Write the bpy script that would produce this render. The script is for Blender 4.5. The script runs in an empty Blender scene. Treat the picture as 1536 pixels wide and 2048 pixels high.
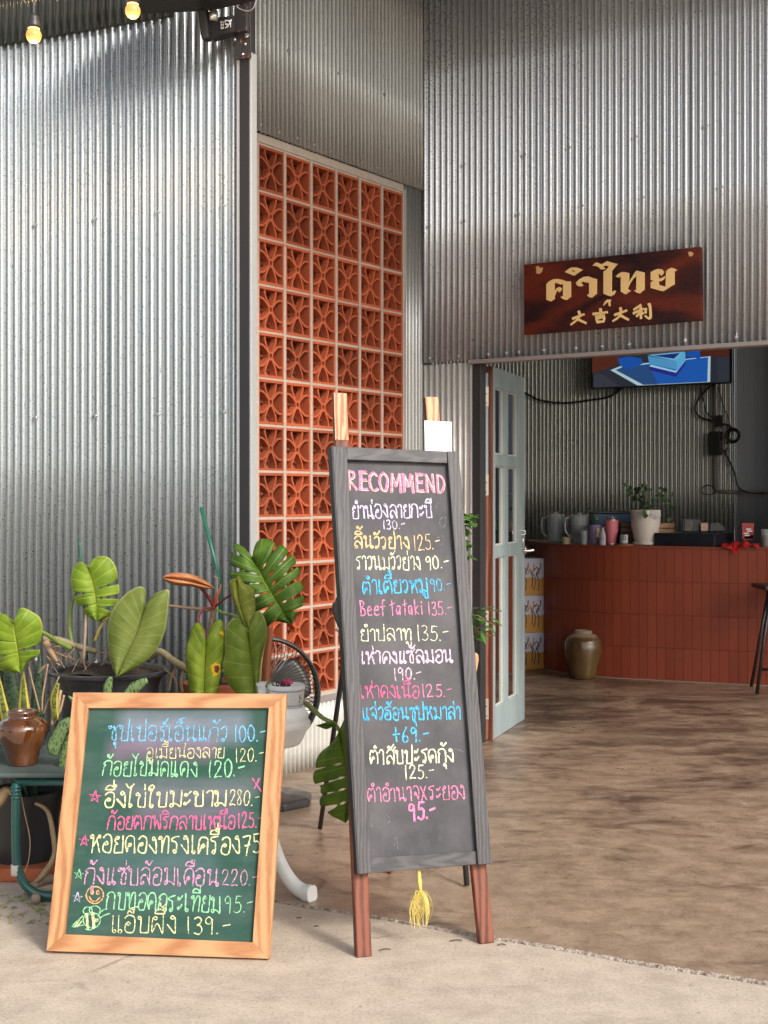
import bpy, math, random
from math import sin, cos, pi, sqrt, radians
from mathutils import Vector, Matrix
random.seed(7)
R = random.Random(11)
sc = bpy.context.scene
COL = sc.collection
# ------------------------------------------------------------------ camera
F, CX, HY, H = 2700.0, 768.0, 1000.0, 1.28
cam = bpy.data.cameras.new("camera"); camo = bpy.data.objects.new("camera", cam); COL.objects.link(camo)
camo.location = (0, 0, H); camo.rotation_euler = (radians(90), 0, 0)
cam.sensor_fit = 'AUTO'; cam.sensor_width = 36.0; cam.lens = F / 2048 * 36.0
cam.shift_y = -(1024 - HY) / 2048.0
cam.clip_start = 0.05; cam.clip_end = 500
cam.dof.use_dof = True; cam.dof.focus_distance = 4.1; cam.dof.aperture_fstop = 26.0
sc.camera = camo
# ------------------------------------------------------------------ world, sun, exposure
SUN_EL, SUN_AZ = radians(36), radians(140)       # azimuth clockwise from +Y
world = bpy.data.worlds.new("World"); sc.world = world; world.use_nodes = True
wn = world.node_tree; wn.nodes.clear()
sky = wn.nodes.new("ShaderNodeTexSky"); sky.sky_type = 'NISHITA'; sky.sun_disc = False
sky.sun_elevation = SUN_EL; sky.sun_rotation = SUN_AZ
sky.air_density = 1.0; sky.dust_density = 3.5; sky.ozone_density = 0.6
hs = wn.nodes.new("ShaderNodeHueSaturation"); hs.inputs['Saturation'].default_value = 0.6
bg = wn.nodes.new("ShaderNodeBackground"); bg.inputs[1].default_value = 0.15
wo = wn.nodes.new("ShaderNodeOutputWorld")
wn.links.new(sky.outputs[0], hs.inputs['Color']); wn.links.new(hs.outputs[0], bg.inputs[0]); wn.links.new(bg.outputs[0], wo.inputs[0])
sd = bpy.data.lights.new("sun", 'SUN'); sd.energy = 1.5; sd.angle = radians(10); sd.color = (1.0, 0.95, 0.88)
so = bpy.data.objects.new("sun", sd); COL.objects.link(so)
sv = Vector((sin(SUN_AZ) * cos(SUN_EL), cos(SUN_AZ) * cos(SUN_EL), sin(SUN_EL)))
so.rotation_euler = sv.to_track_quat('Z', 'Y').to_euler(); so.location = sv * 20
sc.view_settings.view_transform = 'Standard'; sc.view_settings.look = 'None'
sc.view_settings.gamma = 1.0; sc.view_settings.use_curve_mapping = False
sc.view_settings.exposure = 0.7
sc.cycles.max_bounces = 8; sc.cycles.diffuse_bounces = 4; sc.cycles.glossy_bounces = 4
sc.cycles.transparent_max_bounces = 16; sc.cycles.sample_clamp_indirect = 4.0
try: sc.cycles.use_denoising = True
except Exception: pass

# ------------------------------------------------------------------ helpers: objects
def P(px, py, Y):
    return Vector(((px - CX) / F * Y, Y, H + (HY - py) / F * Y))
def ray(px, py):
    return Vector(((px - CX) / F, 1.0, (HY - py) / F))
def ground_pt(px, py, z=0.0):
    Y = (H - z) * F / (py - HY); return Vector(((px - CX) / F * Y, Y, z))
class Plane:
    def __init__(s, o, u, v):
        s.o = Vector(o); s.u = Vector(u).normalized(); v = Vector(v); v = v - s.u * v.dot(s.u); s.v = v.normalized()
        s.n = s.u.cross(s.v)          # for u right / v up this points to the viewer
    def loc(s, px, py):
        d = ray(px, py); c = Vector((0, 0, H)); t = (s.o - c).dot(s.n) / d.dot(s.n)
        w = c + d * t - s.o; return w.dot(s.u), w.dot(s.v)
    def at(s, a, b, off=0.0): return s.o + s.u * a + s.v * b + s.n * off
    def px(s, px, py, off=0.0):
        a, b = s.loc(px, py); return s.at(a, b, off)
def thing(name, label, cat, loc=(0, 0, 0), group=None):
    o = bpy.data.objects.new(name, None); COL.objects.link(o); o.empty_display_size = .1
    o.location = loc; o['label'] = label; o['category'] = cat
    if group: o['group'] = group
    return o
def tag(o, label, cat, group=None):
    o['label'] = label; o['category'] = cat
    if group: o['group'] = group
    return o
def wloc(p):
    l = Vector((0, 0, 0))
    while p is not None: l = l + p.location; p = p.parent
    return l
class MB:
    """collects vertices (world space) and faces, builds ONE mesh object"""
    def __init__(s): s.v = []; s.f = []; s.uv = {}; s.mi = []
    def add(s, vs, fs, mi=0):
        b = len(s.v); s.v += [tuple(v) for v in vs]
        for f in fs: s.f.append(tuple(b + i for i in f)); s.mi.append(mi)
        return b
    def box(s, c, hx, hy, hz, ax=None, mi=0, taper=1.0):
        ax = ax or (Vector((1, 0, 0)), Vector((0, 1, 0)), Vector((0, 0, 1))); c = Vector(c); vs = []
        for k in (-1, 1):
            t = taper if k > 0 else 1.0
            for i, j in ((-1, -1), (1, -1), (1, 1), (-1, 1)):
                vs.append(c + ax[0] * (hx * i * t) + ax[1] * (hy * j * t) + ax[2] * (hz * k))
        s.add(vs, [(3, 2, 1, 0), (4, 5, 6, 7), (0, 1, 5, 4), (1, 2, 6, 5), (2, 3, 7, 6), (3, 0, 4, 7)], mi)
    def prism(s, pts, d, mi=0):
        """closed polygon (3D points) pushed along d"""
        n = len(pts); d = Vector(d); vs = [Vector(p) for p in pts] + [Vector(p) + d for p in pts]
        fs = [tuple(range(n - 1, -1, -1)), tuple(range(n, 2 * n))] + [(i, (i + 1) % n, n + (i + 1) % n, n + i) for i in range(n)]
        s.add(vs, fs, mi)
    def tube(s, pts, r, seg=8, mi=0, caps=True):
        pts = [Vector(p) for p in pts]; n = len(pts); rs = r if isinstance(r, (list, tuple)) else [r] * n
        prev = None; rings = []
        for i, p in enumerate(pts):
            t = (pts[min(i + 1, n - 1)] - pts[max(i - 1, 0)])
            if t.length < 1e-9: t = Vector((0, 0, 1))
            t.normalize()
            if prev is None:
                a = Vector((0, 0, 1)) if abs(t.z) < .9 else Vector((1, 0, 0)); x = t.cross(a).normalized()
            else:
                x = prev - t * prev.dot(t); x.normalize()
            prev = x; y = t.cross(x)
            rings.append([p + (x * cos(2 * pi * k / seg) + y * sin(2 * pi * k / seg)) * rs[i] for k in range(seg)])
        vs = [v for r_ in rings for v in r_]; fs = []
        for i in range(n - 1):
            for k in range(seg):
                fs.append((i * seg + k, i * seg + (k + 1) % seg, (i + 1) * seg + (k + 1) % seg, (i + 1) * seg + k))
        if caps: fs += [tuple(range(seg - 1, -1, -1)), tuple((n - 1) * seg + k for k in range(seg))]
        s.add(vs, fs, mi)
    def lathe(s, c, prof, seg=32, mi=0, axis=None):
        c = Vector(c); vs = []; fs = []; n = len(prof)
        ax = axis or (Vector((1, 0, 0)), Vector((0, 1, 0)), Vector((0, 0, 1)))
        for (r, z) in prof:
            for k in range(seg):
                a = 2 * pi * k / seg; vs.append(c + ax[0] * (r * cos(a)) + ax[1] * (r * sin(a)) + ax[2] * z)
        for i in range(n - 1):
            for k in range(seg): fs.append((i * seg + k, i * seg + (k + 1) % seg, (i + 1) * seg + (k + 1) % seg, (i + 1) * seg + k))
        fs.append(tuple(range(seg - 1, -1, -1))); fs.append(tuple((n - 1) * seg + k for k in range(seg)))
        s.add(vs, fs, mi)
    def build(s, name, mat, parent=None, smooth=False, bevel=0, solid=0, auto=None, label=None):
        me = bpy.data.meshes.new(name); off = wloc(parent) if parent is not None else Vector((0, 0, 0))
        me.from_pydata([(v[0] - off.x, v[1] - off.y, v[2] - off.z) for v in s.v], [], s.f); me.validate(); me.update()
        mats = mat if isinstance(mat, (list, tuple)) else [mat]
        for m in mats: me.materials.append(m)
        if len(mats) > 1 and len(me.polygons) == len(s.mi): me.polygons.foreach_set('material_index', s.mi)
        if s.uv and len(s.uv) == len(me.vertices):
            ul = me.uv_layers.new(name='UVMap')
            for l in me.loops: ul.data[l.index].uv = s.uv[l.vertex_index]
        if smooth or auto:
            me.polygons.foreach_set('use_smooth', [True] * len(me.polygons))
            if auto: me.set_sharp_from_angle(angle=radians(auto))
        o = bpy.data.objects.new(name, me); COL.objects.link(o)
        if parent is not None: o.parent = parent
        if bevel:
            b = o.modifiers.new('bevel', 'BEVEL'); b.width = bevel; b.segments = 2; b.limit_method = 'ANGLE'; b.angle_limit = radians(40)
        if solid:
            b = o.modifiers.new('solid', 'SOLIDIFY'); b.thickness = solid; b.offset = 0
        if label: o['label'] = label
        return o
def crom(pts, sub=4, closed=False):
    pts = [Vector(p) for p in pts]; n = len(pts); out = []
    if n < 3: return pts
    for i in range(n - 1):
        p0, p1, p2, p3 = pts[max(i - 1, 0)], pts[i], pts[i + 1], pts[min(i + 2, n - 1)]
        for k in range(sub):
            t = k / sub; out.append(.5 * ((2 * p1) + (p2 - p0) * t + (2 * p0 - 5 * p1 + 4 * p2 - p3) * t * t + (3 * p1 - p0 - 3 * p2 + p3) * t ** 3))
    out.append(pts[-1]); return out
def resample(pts, ts):
    pts = [Vector(p) for p in pts]; L = [0]
    for a, b in zip(pts, pts[1:]): L.append(L[-1] + (b - a).length)
    out = []; 
    for t in ts:
        d = t * L[-1]; i = 0
        while i < len(L) - 2 and L[i + 1] < d: i += 1
        k = (d - L[i]) / max(L[i + 1] - L[i], 1e-9); out.append(pts[i].lerp(pts[i + 1], min(max(k, 0), 1)))
    return out

# ------------------------------------------------------------------ helpers: materials
class NT:
    def __init__(s, name):
        s.m = bpy.data.materials.new(name); s.m.use_nodes = True; s.t = s.m.node_tree; s.t.nodes.clear()
        s.out = s.n('ShaderNodeOutputMaterial'); s.b = s.n('ShaderNodeBsdfPrincipled'); s.l(s.b.outputs[0], s.out.inputs[0])
        s.tc = s.n('ShaderNodeTexCoord')
    def n(s, t, **k):
        x = s.t.nodes.new(t)
        for a, b in k.items(): setattr(x, a, b)
        return x
    def l(s, a, b): s.t.links.new(a, b)
    def map(s, scale=(1, 1, 1), src='Object', rot=(0, 0, 0), loc=(0, 0, 0)):
        m = s.n('ShaderNodeMapping'); m.inputs['Scale'].default_value = scale; m.inputs['Rotation'].default_value = rot; m.inputs['Location'].default_value = loc
        s.l(s.tc.outputs[src], m.inputs[0]); return m.outputs[0]
    def noise(s, vec, scale, detail=4, rough=.55, dist=0):
        x = s.n('ShaderNodeTexNoise'); x.inputs['Scale'].default_value = scale; x.inputs['Detail'].default_value = detail
        x.inputs['Roughness'].default_value = rough; x.inputs['Distortion'].default_value = dist; s.l(vec, x.inputs['Vector']); return x.outputs[0]
    def voro(s, vec, scale, feature='F1', out='Distance'):
        x = s.n('ShaderNodeTexVoronoi', feature=feature); x.inputs['Scale'].default_value = scale; s.l(vec, x.inputs['Vector']); return x.outputs[out]
    def ramp(s, fac, stops, interp='LINEAR'):
        x = s.n('ShaderNodeValToRGB'); r = x.color_ramp; r.interpolation = interp
        while len(r.elements) < len(stops): r.elements.new(.5)
        for e, (p, c) in zip(r.elements, stops):
            e.position = p; e.color = (c[0], c[1], c[2], 1) if isinstance(c, (tuple, list)) else (c, c, c, 1)
        s.l(fac, x.inputs[0]); return x.outputs[0]
    def mix(s, fac, a, b, mode='MIX'):
        x = s.n('ShaderNodeMix', data_type='RGBA', blend_type=mode)
        for i, v in ((0, fac), (6, a), (7, b)):
            if hasattr(v, 'is_linked') or hasattr(v, 'links'): s.l(v, x.inputs[i])
            elif i == 0: x.inputs[0].default_value = v
            else: x.inputs[i].default_value = (v[0], v[1], v[2], 1)
        return x.outputs[2]
    def math(s, op, a, b=0.0, clamp=False):
        x = s.n('ShaderNodeMath', operation=op, use_clamp=clamp)
        for i, v in ((0, a), (1, b)):
            if hasattr(v, 'links'): s.l(v, x.inputs[i])
            else: x.inputs[i].default_value = v
        return x.outputs[0]
    def set(s, **k):
        for a, v in k.items():
            i = s.b.inputs[{'color': 'Base Color', 'rough': 'Roughness', 'metal': 'Metallic', 'trans': 'Transmission Weight', 'alpha': 'Alpha', 'spec': 'Specular IOR Level', 'coat': 'Coat Weight', 'ior': 'IOR', 'emit': 'Emission Color', 'estr': 'Emission Strength', 'sss': 'Subsurface Weight'}[a]]
            if hasattr(v, 'links'): s.l(v, i)
            elif isinstance(v, tuple): i.default_value = (v[0], v[1], v[2], 1)
            else: i.default_value = v
        return s
    def mapw(s, amt, sc_):
        x = s.n('ShaderNodeTexNoise'); x.inputs['Scale'].default_value = sc_; x.inputs['Detail'].default_value = 6; s.l(s.tc.outputs['Object'], x.inputs['Vector'])
        v = s.n('ShaderNodeVectorMath', operation='SCALE'); s.l(x.outputs['Color'], v.inputs[0]); v.inputs['Scale'].default_value = amt * 3
        w = s.n('ShaderNodeVectorMath', operation='ADD'); s.l(v.outputs[0], w.inputs[0]); s.l(s.tc.outputs['Object'], w.inputs[1]); return w.outputs[0]
    def bump(s, h, strength=.3, dist=.002):
        x = s.n('ShaderNodeBump'); x.inputs['Strength'].default_value = strength; x.inputs['Distance'].default_value = dist
        s.l(h, x.inputs['Height']); s.l(x.outputs[0], s.b.inputs['Normal']); return s
def mx(c, k): return tuple(min(1, v * k) for v in c)
def simple(name, c, rough=.5, metal=0.0, var=.18, scale=14, bump=0.0, **k):
    t = NT(name); n = t.noise(t.map(), scale, 5)
    t.set(color=t.mix(n, mx(c, 1 - var), mx(c, 1 + var)), metal=metal, **k)
    t.set(rough=t.ramp(n, [(.3, max(rough - .08, .02)), (.7, min(rough + .08, 1))]))
    if bump: t.bump(n, bump, .003)
    return t.m
def wood(name, dark, light, rough=.5, axis='Z', scale=9, knots=False, coat=0.0, contrast=(.35, .65), bump=.25):
    t = NT(name); sc_ = {'Z': (1, 1, .07), 'X': (.07, 1, 1), 'Y': (1, .07, 1)}[axis]
    v = t.map(sc_); d = t.noise(v, scale, 3, .5, .6)
    w = t.n('ShaderNodeTexWave', wave_type='BANDS'); w.inputs['Scale'].default_value = scale * .9; w.inputs['Distortion'].default_value = 9; w.inputs['Detail'].default_value = 3; w.inputs['Detail Scale'].default_value = 1.2
    mv = t.map({'Z': (1, .5, .12), 'X': (.12, .5, 1), 'Y': (1, .12, .5)}[axis]); t.l(mv, w.inputs['Vector'])
    fine = t.noise(v, scale * 14, 4, .6)
    f = t.math('ADD', t.math('MULTIPLY', w.outputs[1] if len(w.outputs) > 1 else w.outputs[0], .35), t.math('ADD', t.math('MULTIPLY', d, .4), t.math('MULTIPLY', fine, .3)))
    c = t.ramp(f, [(contrast[0], dark), (contrast[1], light)])
    if knots:
        k = t.voro(t.map({'Z': (1, 1, .35), 'X': (.35, 1, 1), 'Y': (1, .35, 1)}[axis]), 9)
        c = t.mix(t.ramp(k, [(.02, 1), (.085, 0)]), c, mx(dark, .35))
    t.set(color=c, rough=rough, coat=coat); t.bump(f, bump, .0015); return t.m
def galv(name, base=(.56, .57, .58), rough=.36, metal=.75, spots=.5, seed=0.0, warm=0.0, bmp=.04):
    t = NT(name); v = t.map(loc=(seed, seed * .7, 0)); sp = t.voro(v, 120, out='Color'); sp2 = t.voro(v, 420)
    g = t.noise(t.map((1, 1, .06), loc=(seed, 0, 0)), 5, 4); grime = t.noise(t.map((1, 1, .25)), 2.2, 5, .6)
    c = t.mix(t.math('MULTIPLY', sp, .18), base, mx(base, .62))
    c = t.mix(t.ramp(g, [(.35, .0), (.75, .45)]), c, mx(base, .60))
    fl = t.noise(t.map((1, 1, .55), loc=(seed, 3, 1)), 210, 2, .5)
    c = t.mix(t.math('MULTIPLY', t.ramp(fl, [(.60, 0), (.66, 1)]), spots), c, (.06, .062, .06))
    st = t.noise(t.map((1, 1, .05), loc=(0, seed, 0)), 24, 2); c = t.mix(t.math('MULTIPLY', t.ramp(st, [(.66, 0), (.8, .6)]), .4), c, (.26, .21, .17))
    t.set(color=c, metal=metal, rough=t.ramp(t.math('ADD', t.math('MULTIPLY', sp, .5), t.math('MULTIPLY', grime, .5)), [(.2, rough - .05), (.8, rough + .07)]))
    t.bump(t.math('ADD', grime, t.math('MULTIPLY', fl, .15)), bmp, .001); return t.m
def glass(name, c=(.9, .95, .95), rough=.03, alpha=.06):
    t = NT(name); tr = t.n('ShaderNodeBsdfTransparent'); gl = t.n('ShaderNodeBsdfGlossy'); gl.inputs['Roughness'].default_value = rough
    tr.inputs[0].default_value = (*c, 1); fr = t.n('ShaderNodeFresnel'); fr.inputs[0].default_value = 1.28
    m = t.n('ShaderNodeMixShader'); t.l(t.math('ADD', fr.outputs[0], alpha, True), m.inputs[0]); t.l(tr.outputs[0], m.inputs[1]); t.l(gl.outputs[0], m.inputs[2]); t.l(m.outputs[0], t.out.inputs[0]); return t.m
def leafmat(name, base, light, vein, nv=9, yellow=None, rough=.38, transl=.35, edge=None):
    t = NT(name); uv = t.n('ShaderNodeSeparateXYZ'); t.l(t.tc.outputs['UV'], uv.inputs[0]); s_, r_ = uv.outputs[0], uv.outputs[1]
    tri = t.math('ABSOLUTE', t.math('SUBTRACT', t.math('FRACT', t.math('MULTIPLY', s_, nv)), .5))
    tri = t.math('MULTIPLY', tri, 2.0)                                  # 1 on the vein, 0 between
    n = t.noise(t.map(), 18, 4); n2 = t.noise(t.map(), 90, 3)
    c = t.mix(t.ramp(n, [(.3, 0), (.7, 1)]), base, light)
    c = t.mix(t.ramp(r_, [(0, .55), (.5, 0)]), c, light)
    c = t.mix(t.ramp(tri, [(.90, 0), (.985, .75)]), c, vein)
    c = t.mix(t.ramp(r_, [(.02, 1), (.045, 0)]), c, vein)
    if edge: c = t.mix(t.ramp(r_, [(.93, 0), (.985, 1)]), c, edge)
    if yellow:
        y = t.noise(t.map(loc=(3, 1, 2)), 13, 3, .5); c = t.mix(t.ramp(y, [(.67, 0), (.69, 1)]), c, yellow); c = t.mix(t.ramp(y, [(.735, 0), (.75, 1)]), c, (.16, .05, .015))
    t.set(color=c, rough=t.ramp(n2, [(.3, rough + .04), (.7, rough + .2)]), spec=.3)
    t.bump(t.math('ADD', t.ramp(tri, [(.5, 1), (1, .3)]), t.math('MULTIPLY', n2, .3)), .22, .002)
    tl = t.n('ShaderNodeBsdfTranslucent'); t.l(c, tl.inputs[0]); m = t.n('ShaderNodeMixShader'); m.inputs[0].default_value = transl
    t.l(t.b.outputs[0], m.inputs[1]); t.l(tl.outputs[0], m.inputs[2]); t.l(m.outputs[0], t.out.inputs[0]); return t.m
def chalk(name, c, cover=.47):
    t = NT(name); n = t.noise(t.map(), 900, 3, .7); n2 = t.noise(t.map(), 130, 3, .6)
    a = t.ramp(t.math('ADD', t.math('MULTIPLY', n, .55), t.math('MULTIPLY', n2, .45)), [(cover - .06, .06), (cover + .05, .95)])
    t.set(color=c, rough=.95, alpha=a, spec=.1); return t.m
def clay(name, c=(.47, .13, .045), k=1.0):
    t = NT(name); v = t.map(); n = t.noise(v, 9, 5, .6); n2 = t.noise(v, 70, 4, .6)
    col = t.mix(n, mx(c, .72 * k), mx(c, 1.2 * k)); col = t.mix(t.ramp(n2, [(.68, 0), (.8, .55)]), col, (.55, .42, .33))
    t.set(color=col, rough=.8); t.bump(n2, .35, .002); return t.m

# ------------------------------------------------------------------ walls' ground lines
U2 = lambda x, y: Vector((x, y, 0)).normalized()
AO, AD = Vector((-.585, 6.12, 0)), U2(.5547, .8321)          # block wall, runs away to the right
BO = AO + AD * 1.407; BD = U2(.8321, -.5547)                 # front wall with the opening, runs towards us to the right
LO, LD = Vector((-.545, 5.2, 0)), U2(.9136, -.4065)          # left wall, LO is its right end
AN, BN, LN = U2(.8321, -.5547), U2(-.5547, -.8321), U2(-.4065, -.9136)
Z = Vector((0, 0, 1))
def s_on(o, d, px):
    k = (px - CX) / F; return (k * o.y - o.x) / (d.x - k * d.y)
PA = Plane(AO, AD, Z); PB = Plane(BO, BD, Z); PL = Plane(LO, LD, Z)

M_GALV = galv('galvanised_sheet', base=(.40, .445, .465), spots=.6, rough=.30, metal=.72)
M_GALV_F = galv('galvanised_sheet_front', base=(.53, .55, .57), spots=.5, rough=.30, metal=.65, seed=4)
M_GALV_T = galv('galvanised_sheet_warm', base=(.46, .465, .45), spots=.5, rough=.36, metal=.7, seed=9)
M_GALV_B = galv('galvanised_sheet_base', base=(.66, .65, .61), spots=.15, rough=.5, metal=.35, seed=13)
M_GALV_I = galv('galvanised_sheet_inside', base=(.56, .58, .55), spots=.2, rough=.30, metal=.88, bmp=.012, seed=21)
M_FLASH = galv('zinc_flashing', base=(.66, .67, .67), spots=.1, rough=.42, metal=.5, seed=2)
M_BLACKSTEEL = simple('black_painted_steel', (.020, .020, .022), .6, scale=25, bump=.1)
M_CHANNEL = simple('grey_steel_channel', (.30, .27, .26), .45, .3, scale=20, bump=.1)
M_SCREW = simple('screw_steel', (.6, .6, .6), .3, .9)
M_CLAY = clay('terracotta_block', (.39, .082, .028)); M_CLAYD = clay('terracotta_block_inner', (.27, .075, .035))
M_MORTAR = simple('cement_mortar', (.40, .34, .285), .95, scale=40, bump=.6)
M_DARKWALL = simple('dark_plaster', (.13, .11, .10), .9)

def sheet(mb, o, d, n, s0, s1, z0, z1, pitch, amp, off=0.0, phase=0.0, per=10, rows=3, mi=0):
    m = max(2, int(round((s1 - s0) / pitch * per))); vs = []; fs = []
    zf0 = z0 if callable(z0) else (lambda s: z0); zf1 = z1 if callable(z1) else (lambda s: z1)
    for j in range(rows + 1):
        for i in range(m + 1):
            s = s0 + (s1 - s0) * i / m; a, b = zf0(s), zf1(s); z = a + (b - a) * j / rows
            w = amp * cos(2 * pi * s / pitch + phase)
            p = o + d * s + n * (off + w); vs.append((p.x, p.y, z))
    for j in range(rows):
        for i in range(m):
            a = j * (m + 1) + i; fs.append((a, a + 1, a + m + 2, a + m + 1))
    mb.add(vs, fs, mi)
def wall_of_sheets(w, o, d, n, s0, s1, z0, z1, pitch, amp, width, mat, off=0.0, solid=.0006):
    k = 0; s = s0
    while s < s1 - 1e-4:
        e = min(s + width, s1); mb = MB()
        sheet(mb, o, d, n, s - (pitch * .6 if k else 0), e, z0, z1, pitch, amp, off=off + .0032 * (k % 2) + R.uniform(0, .0006))
        mb.build('metal_sheet', mat, w, smooth=True, solid=solid); s = e; k += 1
def screws(name, w, o, d, n, lst, off, pitch, amp):
    mb = MB()
    for s, z in lst:
        s = round(s / pitch) * pitch; c = o + d * s + n * (off + amp) + Z * z
        mb.lathe(c, [(.009, 0), (.009, .0015), (.0055, .002), (.0055, .006), (.003, .007)], 8, axis=(d, Z, n))
    return mb.build(name, M_SCREW, w)

# left wall ---------------------------------------------------------------
LP = .0375; LA = .0095
wl = thing('corrugated_wall', 'tall wall of galvanised corrugated sheets behind the potted plants, left of the black post', 'wall', LO + LD * -1.2)
wall_of_sheets(wl, LO, LD, LN, -3.0, -.012, 0.02, 4.3, LP, LA, .80, M_GALV)
screws('screw', wl, LO, LD, LN, [(-.08 - .3 * i, z) for i in range(7) for z in (.62, 1.62, 2.42)], 0, LP, LA)['kind'] = 'stuff'
for o_ in wl.children:
    if o_.name.startswith('screw'): o_.name = 'screws'
# translucent dark sheets overlapping the top of the left wall
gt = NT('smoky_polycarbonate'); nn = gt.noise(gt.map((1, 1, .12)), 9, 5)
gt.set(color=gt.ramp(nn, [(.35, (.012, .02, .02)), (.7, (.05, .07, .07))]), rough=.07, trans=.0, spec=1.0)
tr = thing('translucent_sheet', 'smoky translucent corrugated sheet overlapping the top of the left wall', 'roof sheet', LO + LD * -1.2 + Z * 3.1)
def ztop(s):  # lower edge, photo (0,98) .. (400,28)
    p = LO + LD * s; px = CX + F * p.x / p.y; y = 96 + (28 - 96) * px / 400.0; return H + (HY - y) / F * p.y
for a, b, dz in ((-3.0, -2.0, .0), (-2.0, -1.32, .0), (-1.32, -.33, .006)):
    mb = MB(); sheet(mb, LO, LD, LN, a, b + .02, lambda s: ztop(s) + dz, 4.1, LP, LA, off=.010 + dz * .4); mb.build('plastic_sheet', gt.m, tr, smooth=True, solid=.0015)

# black corner post with flashings and bracket plates ---------------------
po = thing('steel_post', 'black square steel post at the corner between left wall and block wall', 'post', (LO.x, LO.y, 0))
ax = (LD, LN, Z); mb = MB(); pc = LO + LD * .022
mb.box(pc + Z * 2.15, .022, .025, 2.15, ax); mb.build('post_tube', M_BLACKSTEEL, po, bevel=.003)
mb = MB(); mb.box(LO + LD * -.006 + LN * .010 + Z * 1.75, .0075, .012, 1.745, ax); mb.build('flashing', M_FLASH, po, bevel=.001)
mb = MB(); mb.box(LO + LD * .0495 + LN * .004 + Z * 1.50, .0048, .020, 1.49, ax); mb.build('flashing', M_FLASH, po, bevel=.001)
rt = NT('rusty_black_plate'); n1 = rt.noise(rt.map(), 34, 5, .6)
rt.set(color=rt.ramp(n1, [(.56, (.035, .035, .038)), (.64, (.30, .10, .03))]), rough=.6)
mb = MB(); pz = lambda y: H + (HY - y) / F * 5.2
mb.box(LO + LD * .020 + LN * .030 + Z * ((pz(66) + pz(124)) / 2), .035, .004, (pz(66) - pz(124)) / 2, ax)
mb.build('bracket_plate', rt.m, po, bevel=.002)
mb = MB(); mb.box(LO + LD * .040 + LN * .032 + Z * ((pz(66) + pz(-20)) / 2), .014, .005, (pz(-20) - pz(66)) / 2, ax); mb.build('bracket_plate', rt.m, po, bevel=.002)
for (x, y, r) in ((470, 80, .005), (491, 89, .005), (486, 109, .005), (487, 32, .006), (494, 71, .010)):
    mb = MB(); c = Plane(LO + LN * .036, LD, Z).px(x, y); mb.lathe(c, [(r, -.002), (r, .004), (r * .6, .006)], 10, axis=(LD, Z, LN)); mb.build('bolt', M_SCREW, po, smooth=False)
# return panel from post to block wall
rp = thing('wall_return', 'short galvanised return panel behind the black corner post', 'wall', (LO.x, LO.y, 0))
mb = MB(); a = LO + LD * .03 - LN * .03; b = AO + AD * -.12
mb.prism([a, b, b + Z * 4.3, a + Z * 4.3], Vector((-.004, 0, 0))); mb.build('flat_sheet', M_GALV, rp)

# block wall ---------------------------------------------------------------
bw = thing('block_wall', 'screen wall of orange clay ventilation blocks with flower pattern in pale mortar', 'wall', AO)
PXC = [511, 565.5, 618.5, 668.5, 715.5, 760, 802.5]; SC = [s_on(AO, AD, p) for p in PXC]
z0b, pz_b = .345, .2128
def arcbar(mb, pts, w, y0, y1, mi=0):
    pts = [Vector((p[0], 0, p[1])) for p in pts]; n = len(pts); vs = []
    for i, p in enumerate(pts):
        t = (pts[min(i + 1, n - 1)] - pts[max(i - 1, 0)]).normalized(); q = Vector((-t.z, 0, t.x)) * (w / 2)
        for (sgn, y) in ((1, y0), (-1, y0), (-1, y1), (1, y1)): vs.append(p + q * sgn + Vector((0, y, 0)))
    fs = []
    for i in range(n - 1):
        for k in range(4): fs.append((i * 4 + k, i * 4 + (k + 1) % 4, i * 4 + 4 + (k + 1) % 4, i * 4 + 4 + k))
    mb.add(vs, fs, mi)
def block_mesh(var):
    r = random.Random(var); mb = MB(); hw, hh = .0975, .1015; b = .0125; dp = .085
    for c, x, z in (((0, hh - b / 2), hw, b / 2), ((0, -hh + b / 2), hw, b / 2)): mb.box((0, dp / 2, c[1]), x, dp / 2, z)
    for sx in (-1, 1): mb.box((sx * (hw - b / 2), dp / 2 + .0004, 0), b / 2, dp / 2 - .0004, hh - b)
    ring = [(.0135 * cos(a), .0165 * sin(a)) for a in [2 * pi * k / 14 for k in range(15)]]
    arcbar(mb, ring, .0085, .0035, .036)
    X, Y_ = hw - b * .7, hh - b * .7
    for sx in (-1, 1):
        for sz in (-1, 1):
            # tall petals (top / bottom) then round petals (left / right)
            pts = crom([Vector((sx * .009, sz * .014, 0)), Vector((sx * .024, sz * .036, 0)), Vector((sx * .038, sz * .062, 0)), Vector((sx * .042, sz * .082, 0)), Vector((sx * .043, sz * Y_, 0))], 3)
            arcbar(mb, pts, .0094, .0045, .037)
            pts = crom([Vector((sx * .012, sz * .010, 0)), Vector((sx * .030, sz * .028, 0)), Vector((sx * .055, sz * .045, 0)), Vector((sx * .075, sz * .049, 0)), Vector((sx * X, sz * .047, 0))], 3)
            arcbar(mb, pts, .0094, .004, .0365)
    # sloping rain baffles inside the block
    for zc in (-.062, .0, .062):
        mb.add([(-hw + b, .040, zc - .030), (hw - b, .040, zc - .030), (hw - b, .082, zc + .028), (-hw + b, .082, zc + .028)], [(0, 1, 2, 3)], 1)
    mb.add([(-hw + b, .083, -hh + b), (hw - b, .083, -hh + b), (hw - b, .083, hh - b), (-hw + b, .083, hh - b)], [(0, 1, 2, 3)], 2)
    return mb
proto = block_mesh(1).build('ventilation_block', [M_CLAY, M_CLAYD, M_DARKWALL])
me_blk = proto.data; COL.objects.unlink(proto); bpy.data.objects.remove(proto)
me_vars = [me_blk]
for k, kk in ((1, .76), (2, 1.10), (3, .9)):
    m2 = me_blk.copy(); m2.materials[0] = clay('terracotta_block_tone', (.39, .082, .028), k=kk); me_vars.append(m2)
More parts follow.
